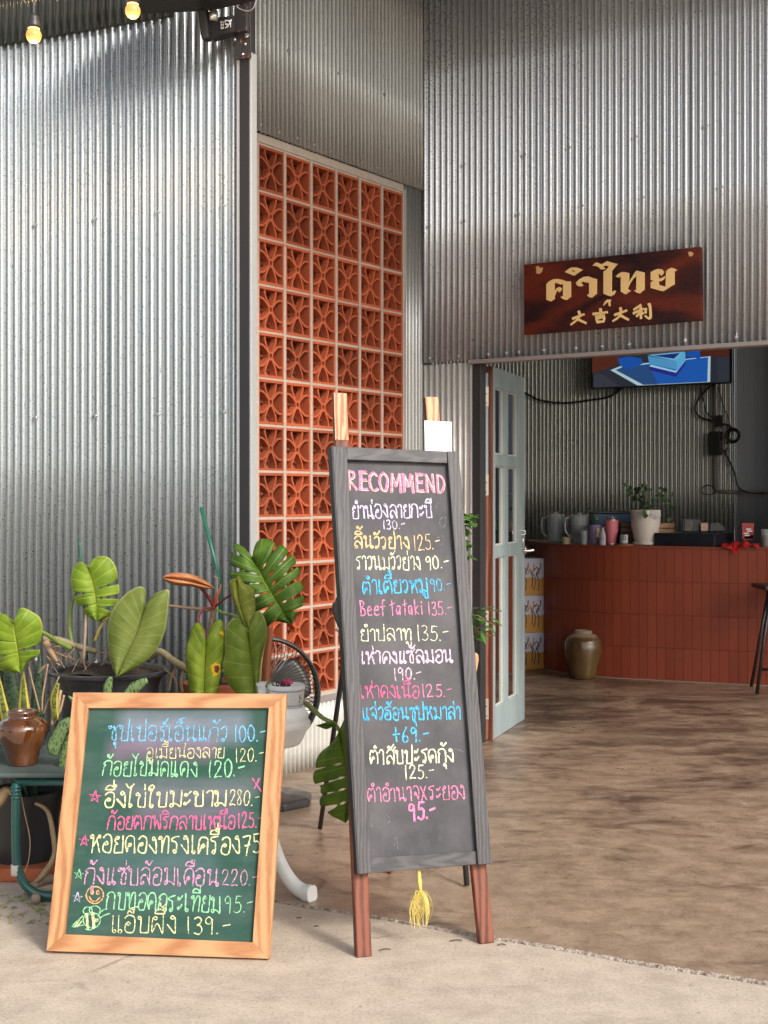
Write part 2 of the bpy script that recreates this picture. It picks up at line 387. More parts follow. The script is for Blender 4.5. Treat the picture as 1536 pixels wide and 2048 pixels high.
angA = math.atan2(AD.y, AD.x)
cols = [(SC[i], SC[i + 1]) for i in range(6)] + [(SC[0] - (SC[1] - SC[0]), SC[0])]
for c0, c1 in cols:
    for rr in range(12):
        o = bpy.data.objects.new('ventilation_block', R.choice(me_vars)); COL.objects.link(o); o.parent = bw
        cpos = AO + AD * ((c0 + c1) / 2) + Z * (z0b + pz_b * (rr + .5)) + AN * (.012 + R.uniform(-.0015, .0015))
        o.location = cpos - bw.location; o.rotation_euler = (R.uniform(-.004, .004), R.uniform(-.008, .008), angA)
        o.scale = (((c1 - c0) - .009) / .195, 1, (pz_b - .0075) / .203 * R.uniform(.985, 1.0))
mb = MB(); axA = (AD, AN, Z)
for i, s in enumerate(SC):
    mb.box(AO + AD * s + AN * -.018 + Z * (z0b + pz_b * 6), .0085 if i < 6 else .006, .031 + .0004 * i, pz_b * 6 + .006, axA)
sm = (SC[0] - .2 + SC[-1]) / 2
for rr in range(13):
    mb.box(AO + AD * sm + AN * -.0175 + Z * (z0b + pz_b * rr), (SC[-1] - SC[0] + .2) / 2, .0315 - .0003 * rr, .0062 + (.004 if rr in (0,) else 0), axA)
mb.build('mortar_joints', M_MORTAR, bw)
mb = MB(); mb.box(AO + AD * sm + AN * -.02 + Z * (z0b + pz_b * 12 + .026), (SC[-1] - SC[0] + .2) / 2, .0345, .019, axA); mb.build('cement_beam', M_MORTAR, bw)
mb = MB(); mb.box(AO + AD * sm + AN * -.005 + Z * (z0b - .024), (SC[-1] - SC[0] + .2) / 2, .030, .014, axA); mb.build('steel_sill', M_CHANNEL, bw)
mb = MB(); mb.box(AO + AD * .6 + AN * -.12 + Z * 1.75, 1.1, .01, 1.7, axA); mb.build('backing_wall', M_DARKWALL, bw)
# corrugated skin above, below and right of the blocks
AP, AA = .0335, .0115
wa = thing('corrugated_wall', 'beige grey corrugated sheet cladding above the clay block screen', 'wall', AO + AD * .6 + Z * 2.9)
ztA = z0b + pz_b * 12 + .047
wall_of_sheets(wa, AO, AD, AN, -.7, 1.402, ztA, 4.3, AP, AA, .40, M_GALV_T, off=.022)
mbk = [(s, ztA + .03) for s in (-.0, .13, .27, .40, .54, .67, .80, .94, 1.07, 1.2)] + [(s, ztA + .42) for s in (.2, .6, 1.0)]
screws('screws', wa, AO, AD, AN, mbk, .022, AP, AA)['kind'] = 'stuff'
wb = thing('corrugated_wall', 'low band of whitish corrugated sheet under the clay block screen', 'wall', AO + AD * .6)
wall_of_sheets(wb, AO, AD, AN, -.7, 1.402, 0.004, z0b - .040, AP, AA, .8, M_GALV_B, off=.012)
wc = thing('corrugated_wall', 'narrow strip of bright corrugated sheet between clay blocks and inner corner', 'wall', AO + AD * 1.33)
mb = MB(); sheet(mb, AO, AD, AN, SC[-1] + .008, 1.402, z0b - .040, ztA, AP, AA, off=.012); mb.build('metal_sheet', M_GALV_T, wc, smooth=True, solid=.0006)
mb = MB(); mb.box(AO + AD * (SC[-1] + .0055) + AN * .012 + Z * (z0b + pz_b * 6), .003, .014, pz_b * 6 + .02, axA); mb.build('edge_trim', M_FLASH, wc)

# front wall with opening -----------------------------------------------------
BP, BA = .0358, .0082; zl = 2.005
sB = lambda px: s_on(BO, BD, px)
s_open = sB(943.5); s_lintel_z = zl
wf = thing('corrugated_wall', 'high corrugated metal wall above the opening, carrying the carved wooden sign', 'wall', BO + BD * 1.2 + Z * 2.0)
wall_of_sheets(wf, BO, BD, BN, .0, 4.2, zl + .012, 4.3, BP, BA, .76, M_GALV_F, off=.010)
scl = [(s, zl + .035) for s in (.06, .26, .42, .52, .62, .76, .92, 1.06, 1.22, 1.5, 1.75)] + [(s, z) for s in (.07, .29, .62, .95, 1.3, 1.7) for z in (2.75,)] + [(s, 3.05) for s in (.3, .66, .9, 1.25, 1.6)]
screws('screws', wf, BO, BD, BN, scl, .010, BP, BA)['kind'] = 'stuff'
wg = thing('corrugated_wall', 'pale lower corrugated panel between the inner corner and the door post', 'wall', BO + BD * .2)
mb = MB(); sheet(mb, BO, BD, BN, .0, s_open, .004, zl + .0, BP, BA, off=.003, phase=.4); mb.build('metal_sheet', M_GALV_B, wg, smooth=True, solid=.0006)
mb = MB(); mb.box(BO + BD * (s_open + .002) + BN * .004 + Z * 1.0, .004, .012, .99, (BD, BN, Z)); mb.build('edge_trim', M_FLASH, wg)
mb = MB()
fr = thing('door_frame', 'black steel door post and grey lintel channel around the opening', 'door frame', BO + BD * s_open)
s_p2 = sB(963); mb.box(BO + BD * ((s_open + .007 + s_p2) / 2) + BN * -.02 + Z * (zl / 2 - .004), (s_p2 - s_open - .007) / 2, .028, zl / 2 - .006, (BD, BN, Z)); mb.build('post', M_BLACKSTEEL, fr, bevel=.003)
mb = MB(); mb.box(BO + BD * ((s_open + 4.2) / 2) + BN * -.008 + Z * (zl - .000), (4.2 - s_open) / 2, .036, .0105, (BD, BN, Z)); mb.build('lintel', M_CHANNEL, fr, bevel=.002)
# room behind -------------------------------------------------------------------
KO = Vector((3.12, 12.0, 0)); IP, IA = .042, .011
wi = thing('corrugated_wall', 'glossy corrugated back wall of the room behind the red counter', 'wall', KO + BD * -1.2)
wall_of_sheets(wi, KO, BD, BN, -5.2, .0, .004, 4.3, IP, IA, .66, M_GALV_I)
wj = thing('corrugated_wall', 'corrugated wall with shade painted into its colour, turning back beside the conduit at right', 'wall', KO + AD * .8)
M_GALV_J = galv('galvanised_sheet_shaded', base=(.22, .235, .26), spots=.3, rough=.4, metal=.6, seed=31)  # darker base colour paints in the shade on the room's right-hand walls
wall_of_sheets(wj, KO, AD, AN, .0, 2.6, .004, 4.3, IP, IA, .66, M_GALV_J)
wk = thing('corrugated_wall', 'corrugated left side wall inside the room, behind the block screen', 'wall', (-1.9, 9.5, 0))
a = LO + LD * -1.4; b = KO + BD * -5.2; dd = (b - a); Ln = dd.length; dd = dd.normalized(); nn_ = Vector((dd.y, -dd.x, 0))
mb = MB(); sheet(mb, a, dd, nn_, 0, Ln, .004, 4.3, .05, .006); mb.build('metal_sheet', M_GALV_T, wk, smooth=True)
wm = thing('corrugated_wall', 'right side wall inside the room beyond the opening', 'wall', (5.0, 10, 0))
a = Vector((5.0, 14.6, 0)); b = Vector((4.9, 8.2, 0)); dd = (b - a); Ln = dd.length; dd = dd.normalized()
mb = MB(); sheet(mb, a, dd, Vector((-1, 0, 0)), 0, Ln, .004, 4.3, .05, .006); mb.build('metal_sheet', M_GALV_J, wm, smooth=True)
# roof over room and forecourt
M_ROOF = simple('pale_roof_sheet', (.60, .62, .64), .5, .0)
rf = thing('roof', 'dark sheet metal roof over the room and the forecourt', 'roof', (0, 8, 3.9))
mb = MB(); mb.box((.6, 9.65, 4.33), 6.2, 5.55, .03); mb.build('roof_sheet', M_ROOF, rf)

# ------------------------------------------------------------------ ground
def ground_mat(name, c1, c2, c3, rough, streak, seed, stain, fleck=0.0, sheen=0.5, inner=False):
    t = NT(name); v = t.map(loc=(seed, 0, 0)); a = t.noise(v, 1.6, 9, .66, .5); b = t.noise(v, 9, 8, .70); f = t.noise(v, 110, 5, .7)
    s1 = t.noise(t.map((.45, 1, 1), rot=(0, 0, radians(18)), loc=(seed, 2, 0)), streak, 10, .74, .8)
    c = t.mix(t.ramp(b, [(.38, 0), (.62, 1)]), c1, c2)
    m = t.math('ADD', t.math('MULTIPLY', a, .45), t.math('MULTIPLY', s1, .55))
    if inner:   # floor stains thicken inside the room, painting in its shade too
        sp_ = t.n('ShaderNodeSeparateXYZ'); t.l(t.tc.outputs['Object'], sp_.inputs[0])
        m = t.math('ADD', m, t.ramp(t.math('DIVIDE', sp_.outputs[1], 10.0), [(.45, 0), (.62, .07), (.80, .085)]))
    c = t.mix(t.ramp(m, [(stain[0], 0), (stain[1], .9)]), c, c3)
    c = t.mix(t.math('MULTIPLY', t.ramp(f, [(.36, 1), (.50, 0)]), .45), c, mx(c1, .5)); c = t.mix(t.math('MULTIPLY', t.ramp(f, [(.56, 0), (.66, 1)]), .25), c, mx(c2, 1.25))
    if fleck:
        w = t.noise(t.map((.6, 1, 1), rot=(0, 0, radians(20))), 13, 7, .78, 1.5); g_ = t.noise(v, 1.1, 2)
        c = t.mix(t.math('MULTIPLY', t.ramp(t.math('ADD', w, t.math('MULTIPLY', g_, .25)), [(.80, 0), (.84, 1)]), fleck), c, (.58, .50, .42))
    ck = t.voro(t.mapw(.16, 2.6), .42, feature='DISTANCE_TO_EDGE'); c = t.mix(t.math('MULTIPLY', t.ramp(ck, [(.002, 1), (.006, 0)]), t.ramp(a, [(.45, 0), (.55, .7)])), c, mx(c3, .8))
    t.set(color=c, rough=t.ramp(t.math('ADD', t.math('MULTIPLY', b, .5), t.math('MULTIPLY', s1, .5)), [(.3, rough - .12), (.7, rough + .14)]), spec=sheen)
    t.bump(t.math('ADD', b, t.math('MULTIPLY', f, .5)), .22, .004); return t
ga = ground_mat('apron_concrete', (.43, .36, .285), (.54, .46, .37), (.26, .205, .165), .85, 5, 3.0, (.54, .74), 0, .3)
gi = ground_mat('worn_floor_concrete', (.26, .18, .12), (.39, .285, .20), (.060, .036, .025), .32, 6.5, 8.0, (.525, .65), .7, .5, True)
# joint line in the ground, photo (560,1805)-(1536,1970)
J1, J2 = ground_pt(560, 1805), ground_pt(1536, 1970); JD = (J2 - J1).normalized(); JN = Vector((-JD.y, JD.x, 0))
mb = MB(); mb.add([(-60, -60, 0), (60, -60, 0), (60, 60, 0), (-60, 60, 0)], [(0, 1, 2, 3)])
g = mb.build('ground', ga.m); g['kind'] = 'structure'
# inner floor: a sheet 4 mm above, its front edge wanders along the joint
mb = MB(); N = 420; vs = []; rj = random.Random(3); wob = 0; front = []
for i in range(N + 1):
    s = -2.4 + 6.4 * i / N; wob = wob * .86 + rj.uniform(-.0035, .0035)
    p = J1 + JD * s + JN * wob; front.append(p)
far = [Vector((7, 15.5, 0)), Vector((-3.5, 15.5, 0)), Vector((-3.5, 5.6, 0))]
poly = front + [Vector((7, .6, 0))] + far
import mathutils
tess = mathutils.geometry.tessellate_polygon([[Vector((p.x, p.y, 0)) for p in poly]])
mb.add([(p.x, p.y, .004) for p in poly], [tuple(t) for t in tess])
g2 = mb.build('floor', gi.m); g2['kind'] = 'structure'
me = g2.data
if me.polygons[0].normal.z < 0: me.flip_normals()
# crumbly mortar along the joint
mj = NT('crumbly_joint'); q = mj.noise(mj.map(), 60, 6, .75); mj.set(color=mj.ramp(q, [(.40, (.16, .12, .095)), (.52, (.36, .30, .25)), (.68, (.48, .42, .36))]), rough=.95); mj.bump(q, .8, .006)
mb = MB(); K = 900; W_ = 7; vs = []; fs = []
for i in range(K + 1):
    s = -.9 + 4.0 * i / K; f_ = s / 1.53; wd = .004 + .008 * max(0, min(1.3, f_ + .15)) + .004 * sin(i * .9) * rj.random()
    c = J1 + JD * s
    for j in range(W_):
        k = j / (W_ - 1) * 2 - 1; h = (.0045 + .0032 * (1 - k * k) * rj.random() - (.004 if j == 3 and rj.random() < .6 else 0))
        p = c + JN * (k * wd * rj.uniform(.75, 1.2) + .004 * sin(i * .05)); vs.append((p.x, p.y, h if abs(k) < 1 else .0005))
for i in range(K):
    for j in range(W_ - 1): a = i * W_ + j; fs.append((a, a + 1, a + W_ + 1, a + W_))
mb.add(vs, fs); gj = mb.build('ground_joint', mj.m, smooth=False); gj['kind'] = 'structure'
# ------------------------------------------------------------------ chalk handwriting (stroke alphabet)
def lp(cx, cy, r=9, a=90, turn=-1, n=9):
    return [(cx + r * .9 * cos(radians(a + turn * 360 * k / n)), cy + r * sin(radians(a + turn * 360 * k / n))) for k in range(n + 1)]
G = {}
def gl(ch, w, *strokes): G[ch] = (w, strokes)
gl('ก', 55, [(2, 0), (5, 55), (14, 68), (2, 76), (12, 92), (30, 100), (48, 92), (55, 72), (55, 0)])
gl('ข', 50, lp(10, 86) + [(20, 84), (24, 70), (14, 56), (14, 6), (20, 0), (44, 0), (50, 8), (50, 100)])
gl('ค', 56, lp(30, 48) + [(16, 36), (4, 2), (3, 60), (12, 92), (30, 100), (50, 92), (56, 60), (56, 0)])
gl('ง', 44, lp(26, 90) + [(38, 86), (42, 50), (42, 0), (24, 20), (2, 50)])
gl('จ', 50, lp(22, 46) + [(36, 26), (46, 2), (50, 60), (42, 92), (24, 100), (4, 84)])
gl('ซ', 50, lp(6, 84) + [(14, 96), (22, 84), (30, 96), (34, 76), (22, 50), (22, 8), (28, 0), (40, 0), (46, 8), (46, 62), (34, 74), (62, 104)])
gl('ด', 56, lp(28, 44) + [(18, 30), (12, 2), (2, 50), (10, 88), (30, 100), (50, 90), (56, 60), (56, 0)])
gl('ต', 58, lp(28, 44) + [(18, 30), (12, 2), (2, 50), (8, 88), (18, 100), (29, 86), (40, 100), (52, 90), (58, 60), (58, 0)])
gl('ท', 56, lp(8, 88) + [(16, 86), (18, 0), (20, 40), (34, 88), (46, 98), (56, 84), (56, 0)])
gl('น', 64, lp(8, 88) + [(16, 86), (17, 2), (28, 22), (44, 20), (58, 10)], lp(60, 9, 9, 140, 1), [(52, 20), (50, 100)])
gl('บ', 54, lp(8, 88) + [(16, 84), (14, 8), (20, 0), (48, 0), (54, 8), (54, 98)])
gl('ป', 54, lp(8, 88) + [(16, 84), (14, 8), (20, 0), (48, 0), (54, 8), (54, 140)])
gl('ผ', 58, lp(20, 84) + [(8, 84), (5, 60), (5, 2), (30, 56), (54, 2), (58, 12), (58, 100)])
gl('พ', 60, lp(8, 88) + [(16, 86), (13, 2), (34, 70), (52, 2), (59, 12), (60, 100)])
gl('ม', 60, lp(8, 88) + [(17, 86), (18, 20)], lp(12, 10, 10, 60, 1), [(20, 18), (38, 16), (56, 0), (59, 12), (58, 100)])
gl('ย', 54, lp(20, 88) + [(8, 86), (8, 66), (22, 54), (9, 46), (8, 8), (16, 0), (46, 0), (54, 8), (54, 100)])
gl('ร', 44, lp(22, 9) + [(32, 14), (33, 50), (26, 66), (8, 72), (6, 84), (20, 93), (44, 98)])
gl('ล', 56, [(5, 80), (18, 98), (36, 100), (52, 88), (56, 60), (56, 0)], lp(14, 10) + [(4, 24), (8, 46), (24, 58), (40, 46), (54, 18)])
gl('ส', 56, [(5, 80), (18, 98), (36, 100), (52, 88), (56, 60), (56, 0)], lp(14, 10) + [(4, 24), (8, 46), (24, 58), (40, 46), (54, 18)], [(46, 92), (66, 116)])
gl('ว', 38, lp(20, 9) + [(30, 12), (37, 50), (36, 86), (22, 100), (3, 84)])
gl('ห', 58, lp(8, 88) + [(17, 86), (16, 0)], [(17, 28), (34, 60), (46, 86)] + lp(50, 90, 8, 200, -1) + [(38, 72), (48, 40), (58, 0)])
gl('อ', 52, lp(22, 52) + [(8, 46), (6, 16), (18, 0), (42, 0), (52, 20), (52, 80), (38, 99), (18, 100), (4, 84)])
gl('ฮ', 54, lp(22, 46) + [(8, 42), (6, 14), (18, 0), (42, 0), (52, 20), (50, 66), (40, 78), (16, 76), (8, 90), (24, 98), (60, 108)])
gl('ะ', 36, lp(10, 76, 7) + [(16, 70), (34, 96)], lp(10, 22, 7) + [(16, 16), (34, 42)])
gl('า', 32, [(2, 82), (12, 98), (26, 96), (32, 80), (32, 0)])
gl('ำ', 32, [(2, 82), (12, 98), (26, 96), (32, 80), (32, 0)])
gl('เ', 24, [(6, 100), (7, 12)] + lp(15, 8, 9, 180, 1))
gl('แ', 50, [(6, 100), (7, 12)] + lp(15, 8, 9, 180, 1), [(34, 100), (35, 12)] + lp(43, 8, 9, 180, 1))
gl('ไ', 28, [(-14, 142), (4, 116), (26, 146), (16, 128), (11, 96), (10, 12)] + lp(18, 8, 9, 180, 1))
gl('ใ', 28, lp(10, 116, 8, 0) + [(2, 124), (6, 142), (22, 146), (30, 130), (14, 96), (10, 12)] + lp(18, 8, 9, 180, 1))
MK = {
 'ิ': [[(-46, 114), (-42, 130), (-24, 140), (-4, 130), (2, 114), (-46, 114)]],
 'ี': [[(-46, 114), (-42, 130), (-24, 140), (-4, 130), (2, 114), (-46, 114)], [(3, 114), (3, 150)]],
 'ึ': [[(-46, 114), (-42, 130), (-24, 140), (-4, 130), (2, 114), (-46, 114)], lp(2, 138, 8)],
 'ื': [[(-46, 114), (-42, 130), (-24, 140), (-4, 130), (2, 114), (-46, 114)], [(-10, 128), (-10, 148)], [(3, 114), (4, 150)]],
 'ั': [lp(-30, 120, 8) + [(-22, 112), (-10, 118), (8, 142)]],
 '็': [[(-40, 112), (-34, 128), (-20, 118), (-12, 112), (-12, 132), (-28, 140), (8, 152)]],
 '์': [lp(-14, 120, 8) + [(-4, 130), (10, 150)]],
 '่': [[(-4, 114), (-4, 142)]],
 '้': [lp(-24, 134, 7) + [(-16, 122), (-8, 118), (10, 144)]],
 '๋': [[(-18, 130), (6, 130)], [(-6, 116), (-6, 144)]],
 'ํ': [lp(-12, 124, 10)],
 'ุ': [lp(-10, -20, 8) + [(-2, -22), (-1, -50)]],
 'ู': [lp(-30, -18, 8) + [(-22, -20), (-20, -42), (-2, -42), (0, -12)]]}
UP = 'ิีึืั็'; TONE = '่้๋์'
gl('0', 48, [(24, 100), (6, 80), (3, 40), (14, 4), (32, 2), (46, 34), (44, 76), (26, 100)])
gl('1', 14, [(6, 100), (5, 50), (7, 0)])
gl('2', 50, [(4, 76), (10, 94), (26, 100), (40, 88), (36, 58), (4, 2), (26, 6), (50, 2)])
gl('3', 44, [(6, 92), (22, 100), (38, 86), (30, 62), (16, 54), (36, 46), (42, 20), (26, 0), (4, 8)])
gl('5', 46, [(44, 98), (14, 98)], [(14, 98), (10, 58), (28, 62), (44, 44), (40, 12), (20, 0), (3, 10)])
gl('6', 42, [(30, 104), (10, 60), (4, 24), (16, 0), (34, 6), (38, 30), (22, 42), (8, 28)])
gl('7', 46, [(2, 92), (46, 96), (30, 50), (16, -6)], [(12, 46), (40, 52)])
gl('8', 44, [(38, 90), (20, 100), (8, 82), (24, 56), (38, 28), (28, 2), (10, 8), (8, 30), (30, 62), (38, 88)])
gl('9', 42, [(36, 84), (18, 100), (4, 82), (8, 60), (26, 60), (37, 86), (36, 50), (34, -4)])
gl('.', 10, [(3, 4), (7, 4), (5, 1), (3, 4)]); gl('-', 40, [(4, 52), (38, 58)]); gl('+', 48, [(4, 50), (46, 54)], [(25, 100), (24, 0)])
gl('B', 46, [(8, 104), (8, 0)], [(6, 102), (34, 96), (36, 70), (12, 56), (38, 44), (42, 16), (24, 0), (6, 4)])
gl('e', 40, [(6, 34), (34, 40), (28, 62), (12, 60), (4, 34), (10, 4), (36, 6)])
gl('f', 36, [(44, 104), (26, 100), (22, 60), (20, 0)], [(4, 56), (38, 62)])
gl('t', 34, [(20, 108), (19, 0)], [(2, 74), (40, 84)]); gl('a', 40, [(34, 56), (16, 60), (5, 36), (12, 6), (28, 18), (36, 56), (34, 0)])
gl('k', 38, [(8, 104), (8, 0)], [(36, 60), (10, 30), (36, 0)]); gl('i', 16, [(9, 58), (9, 0)], [(9, 82), (11, 90)])
gl('x', 46, [(4, 96), (42, 2)], [(42, 98), (4, 0)])
gl('R', 54, [(8, 0), (8, 100)], [(6, 98), (36, 96), (38, 68), (10, 52), (24, 34), (52, 2)])
gl('E', 48, [(46, 98), (8, 98)], [(8, 98), (8, 2)], [(8, 2), (48, 2)], [(8, 52), (42, 54)])
gl('C', 50, [(48, 88), (30, 100), (8, 78), (4, 40), (14, 8), (34, 0), (50, 10)]); gl('O', 54, [(28, 100), (8, 80), (4, 40), (16, 4), (38, 0), (52, 36), (50, 78), (28, 100)])
gl('M', 66, [(6, 0), (10, 100)], [(10, 100), (34, 34)], [(34, 34), (58, 100)], [(58, 100), (64, 0)]); gl('N', 54, [(8, 0), (8, 100)], [(8, 100), (50, 2)], [(50, 2), (50, 104)])
gl('D', 54, [(8, 100), (8, 0)], [(6, 100), (36, 92), (52, 50), (36, 10), (8, 0)])
def layout(text, gap=15):
    """-> (width, strokes) with x-height 100"""
    x = 0; out = []; i = 0; base_r = 0; up = False
    for ch in text:
        if ch in MK:
            dy = 0
            if ch in TONE and up: dy = 34
            if ch in UP: up = True
            for s in MK[ch]: out.append([(base_r + a, b + dy) for a, b in s])
        elif ch == ' ': x += 34
        else:
            if ch == 'ำ':
                for s in MK['ํ']: out.append([(base_r + a, b) for a, b in s])
                if up: pass
            w, ss = G[ch]; up = False
            jx, jy, sk = R.uniform(-2, 2), R.uniform(-3, 3), R.uniform(-.04, .05); hs_ = R.uniform(.95, 1.05)
            for s in ss: out.append([(x + jx + a + b * sk + R.uniform(-1, 1), jy + b * hs_ + R.uniform(-1, 1)) for a, b in s])
            base_r = x + w; x += w + gap
    return x - gap, out
def write(pl, text, p0, p1, hpx, mat, parent, w=.0042, off=.0012, name='chalk_lettering', passes=1, label=None, sharp=False):
    """text on plane pl: baseline from photo point p0 to p1, letter height hpx (photo px)"""
    a0, b0 = pl.loc(*p0); a1, b1 = pl.loc(*p1); d = Vector((a1 - a0, b1 - b0, 0)); L = d.length; d.normalize(); up = Vector((-d.y, d.x, 0))
    if abs(d.y) < .3: up = (up + Vector((0, 1, 0))).normalized()
    sca = hpx / F * (pl.at(a0, b0).y) / 100 * 1.0; tw, ss = layout(text); kx = L / tw; mb = MB()
    for ps in range(passes):
        for s in ss:
            pts = [Vector((a0, b0, 0)) + d * (x * kx) + up * (y * sca) + Vector((R.uniform(-1, 1), R.uniform(-1, 1), 0)) * (.0012 if passes > 1 else .0003) for x, y in s]
            ribbon(mb, pl, pts, w * .74 * R.uniform(.8, 1.15), off + .0001 * ps, sharp)
    return mb.build(name, mat, parent, label=label)
_zz = [0]
def ribbon(mb, pl, pts, w, off, sharp=False):
    _zz[0] = (_zz[0] + 1) % 40; off = off + _zz[0] * .000012
    pts = pts if (sharp or len(pts) < 3) else crom(pts, 3); n = len(pts); vs = []
    for i, p in enumerate(pts):
        t = pts[min(i + 1, n - 1)] - pts[max(i - 1, 0)]
        if t.length < 1e-9: t = Vector((1, 0, 0))
        t.normalize(); q = Vector((-t.y, t.x, 0)) * (w / 2 * R.uniform(.72, 1.2)); e = t * (w * .4 if i == n - 1 else (-w * .4 if i == 0 else 0))
        for sg in (1, -1): r = p + q * sg + e; vs.append(pl.at(r.x, r.y, off))
    mb.add(vs, [(2 * i, 2 * i + 1, 2 * i + 3, 2 * i + 2) for i in range(n - 1)])
def free(pl, strokes, mat, parent, w=.004, name='chalk_drawing', off=.0012, label=None, passes=1, sharp=False):
    mb = MB()
    for _ in range(passes):
        for s in strokes:
            ribbon(mb, pl, [Vector((*pl.loc(x + R.uniform(-.4, .4), y + R.uniform(-.4, .4)), 0)) for x, y in s], w, off, sharp)
    return mb.build(name, mat, parent, label=label)
C_PINK = chalk('pink_chalk', (.88, .28, .50)); C_YEL = chalk('yellow_chalk', (.88, .84, .45)); C_LAV = chalk('lavender_chalk', (.72, .62, .85))
C_ORG = chalk('orange_chalk', (.93, .65, .33)); C_BLU = chalk('blue_chalk', (.10, .52, .85)); C_CREAM = chalk('cream_chalk', (.90, .90, .62))
C_LPINK = chalk('pale_pink_chalk', (.86, .62, .80)); C_GRN = chalk('green_chalk', (.36, .80, .42)); C_HPINK = chalk('deep_pink_chalk', (.88, .16, .38))
C_SKY = chalk('sky_blue_chalk', (.22, .60, .90), .49); C_MAUVE = chalk('mauve_chalk', (.80, .38, .62), .49); C_ORD = chalk('apricot_chalk', (.86, .48, .22))

# ------------------------------------------------------------------ black easel board
EB, ET = Vector((.121, 3.833, 0)), Vector((.0085, 4.185, 1.608)); EU = Vector((.9525, .3045, 0))
PE = Plane(EB, EU, ET - EB)
M_LEG = wood('reddish_varnished_wood', (.070, .017, .008), (.21, .055, .024), .6, 'Z', 14)
M_LEGT = wood('orange_brown_wood', (.30, .095, .035), (.62, .30, .14), .5, 'Z', 22, contrast=(.38, .6))
M_BFRAME = wood('black_stained_wood', (.030, .029, .033), (.085, .080, .084), .55, 'Z', 30, contrast=(.30, .80), bump=.4)
M_BFRAMEX = wood('black_stained_wood_rail', (.030, .029, .033), (.085, .080, .084), .55, 'X', 30, contrast=(.30, .80), bump=.4)
bt = NT('blackboard_paint'); q1 = bt.noise(bt.map(), 5, 6, .6); q2 = bt.noise(bt.map((4, 4, .5)), 22, 4)
bc = bt.mix(bt.ramp(q1, [(.35, 0), (.7, .9)]), (.040, .040, .046), (.105, .10, .105)); bc = bt.mix(bt.ramp(q2, [(.55, 0), (.8, .35)]), bc, (.10, .10, .11))
bt.set(color=bc, rough=.6, spec=.35); bt.bump(q2, .12, .001)
ez = thing('menu_easel', 'tall black chalkboard easel headed RECOMMEND standing on the joint in the floor', 'easel sign', EB)
def bar_px(mb, pl, q, off0, off1):
    """quad given by four photo points, from off0 to off1 along the normal"""
    pts = [pl.px(x, y, off0) for x, y in q]; mb.prism(pts, pl.n * (off1 - off0))
def bar2(pl, p0, p1, wa, wb, off0, off1, name, mat, parent, bevel=.002, label=None):
    a = Vector((*pl.loc(*p0), 0)); b = Vector((*pl.loc(*p1), 0)); t = (b - a).normalized(); q = Vector((-t.y, t.x, 0))
    mb = MB(); pts = [a + q * wa / 2, b + q * wb / 2, b - q * wb / 2, a - q * wa / 2]
    mb.prism([pl.at(p.x, p.y, off0) for p in pts], pl.n * (off1 - off0)); return mb.build(name, mat, parent, bevel=bevel, label=label)
bar2(PE, (729, 1916), (681, 787), .046, .044, -.026, -.001, 'leg', M_LEG, ez, .004)
bar2(PE, (975, 1887), (863, 793), .046, .046, -.026, -.001, 'leg', M_LEG, ez, .004)
bar2(PE, (683.6, 880), (680.6, 786), .042, .042, -.0005, .001, 'leg_top', M_LEGT, ez, .0004, label='orange grained top of the left easel leg')
bar2(PE, (869.5, 880), (863.2, 794), .043, .043, -.0005, .001, 'leg_top', M_LEGT, ez, .0004, label='orange grained top of the right easel leg')
cTL, cTR, cBR, cBL = (659.5, 897), (911, 908), (976.5, 1727), (711.5, 1748)
iTL, iTR, iBR, iBL = (686, 924), (888, 931), (949, 1701), (738.5, 1716)
def lerp2(a, b, t): return (a[0] + (b[0] - a[0]) * t, a[1] + (b[1] - a[1]) * t)
mb = MB(); bar_px(mb, PE, [cTL, cTR, cBR, cBL], .001, .012); board = mb.build('board_panel', bt.m, ez)
PEB = Plane(PE.o + PE.n * .012, PE.u, PE.v)
mb = MB(); bar_px(mb, PE, [cTL, (688, 898.2), (738, 1746), cBL], .0125, .030); mb.build('frame_stile', M_BFRAME, ez, bevel=.0015)
mb = MB(); bar_px(mb, PE, [(888, 907), cTR, cBR, (949, 1729.2)], .0125, .030); mb.build('frame_stile', M_BFRAME, ez, bevel=.0015)
mb = MB(); bar_px(mb, PE, [(688.6, 898.6), (887.4, 907.4), (888.4, 931), (689, 924)], .0128, .029); mb.build('frame_rail', M_BFRAMEX, ez, bevel=.0015)
mb = MB(); bar_px(mb, PE, [(738, 1716), (948, 1702), (948.6, 1728.4), (738.4, 1745.6)], .0128, .020); mb.build('frame_rail', M_BFRAMEX, ez, bevel=.001)
mb = MB(); bar_px(mb, PE, [(657.5, 897.5), (659.4, 897.5), (711.3, 1747), (709, 1746)], -.012, .0295); mb.build('board_edge', simple('black_edge', (.02, .02, .022), .6), ez)
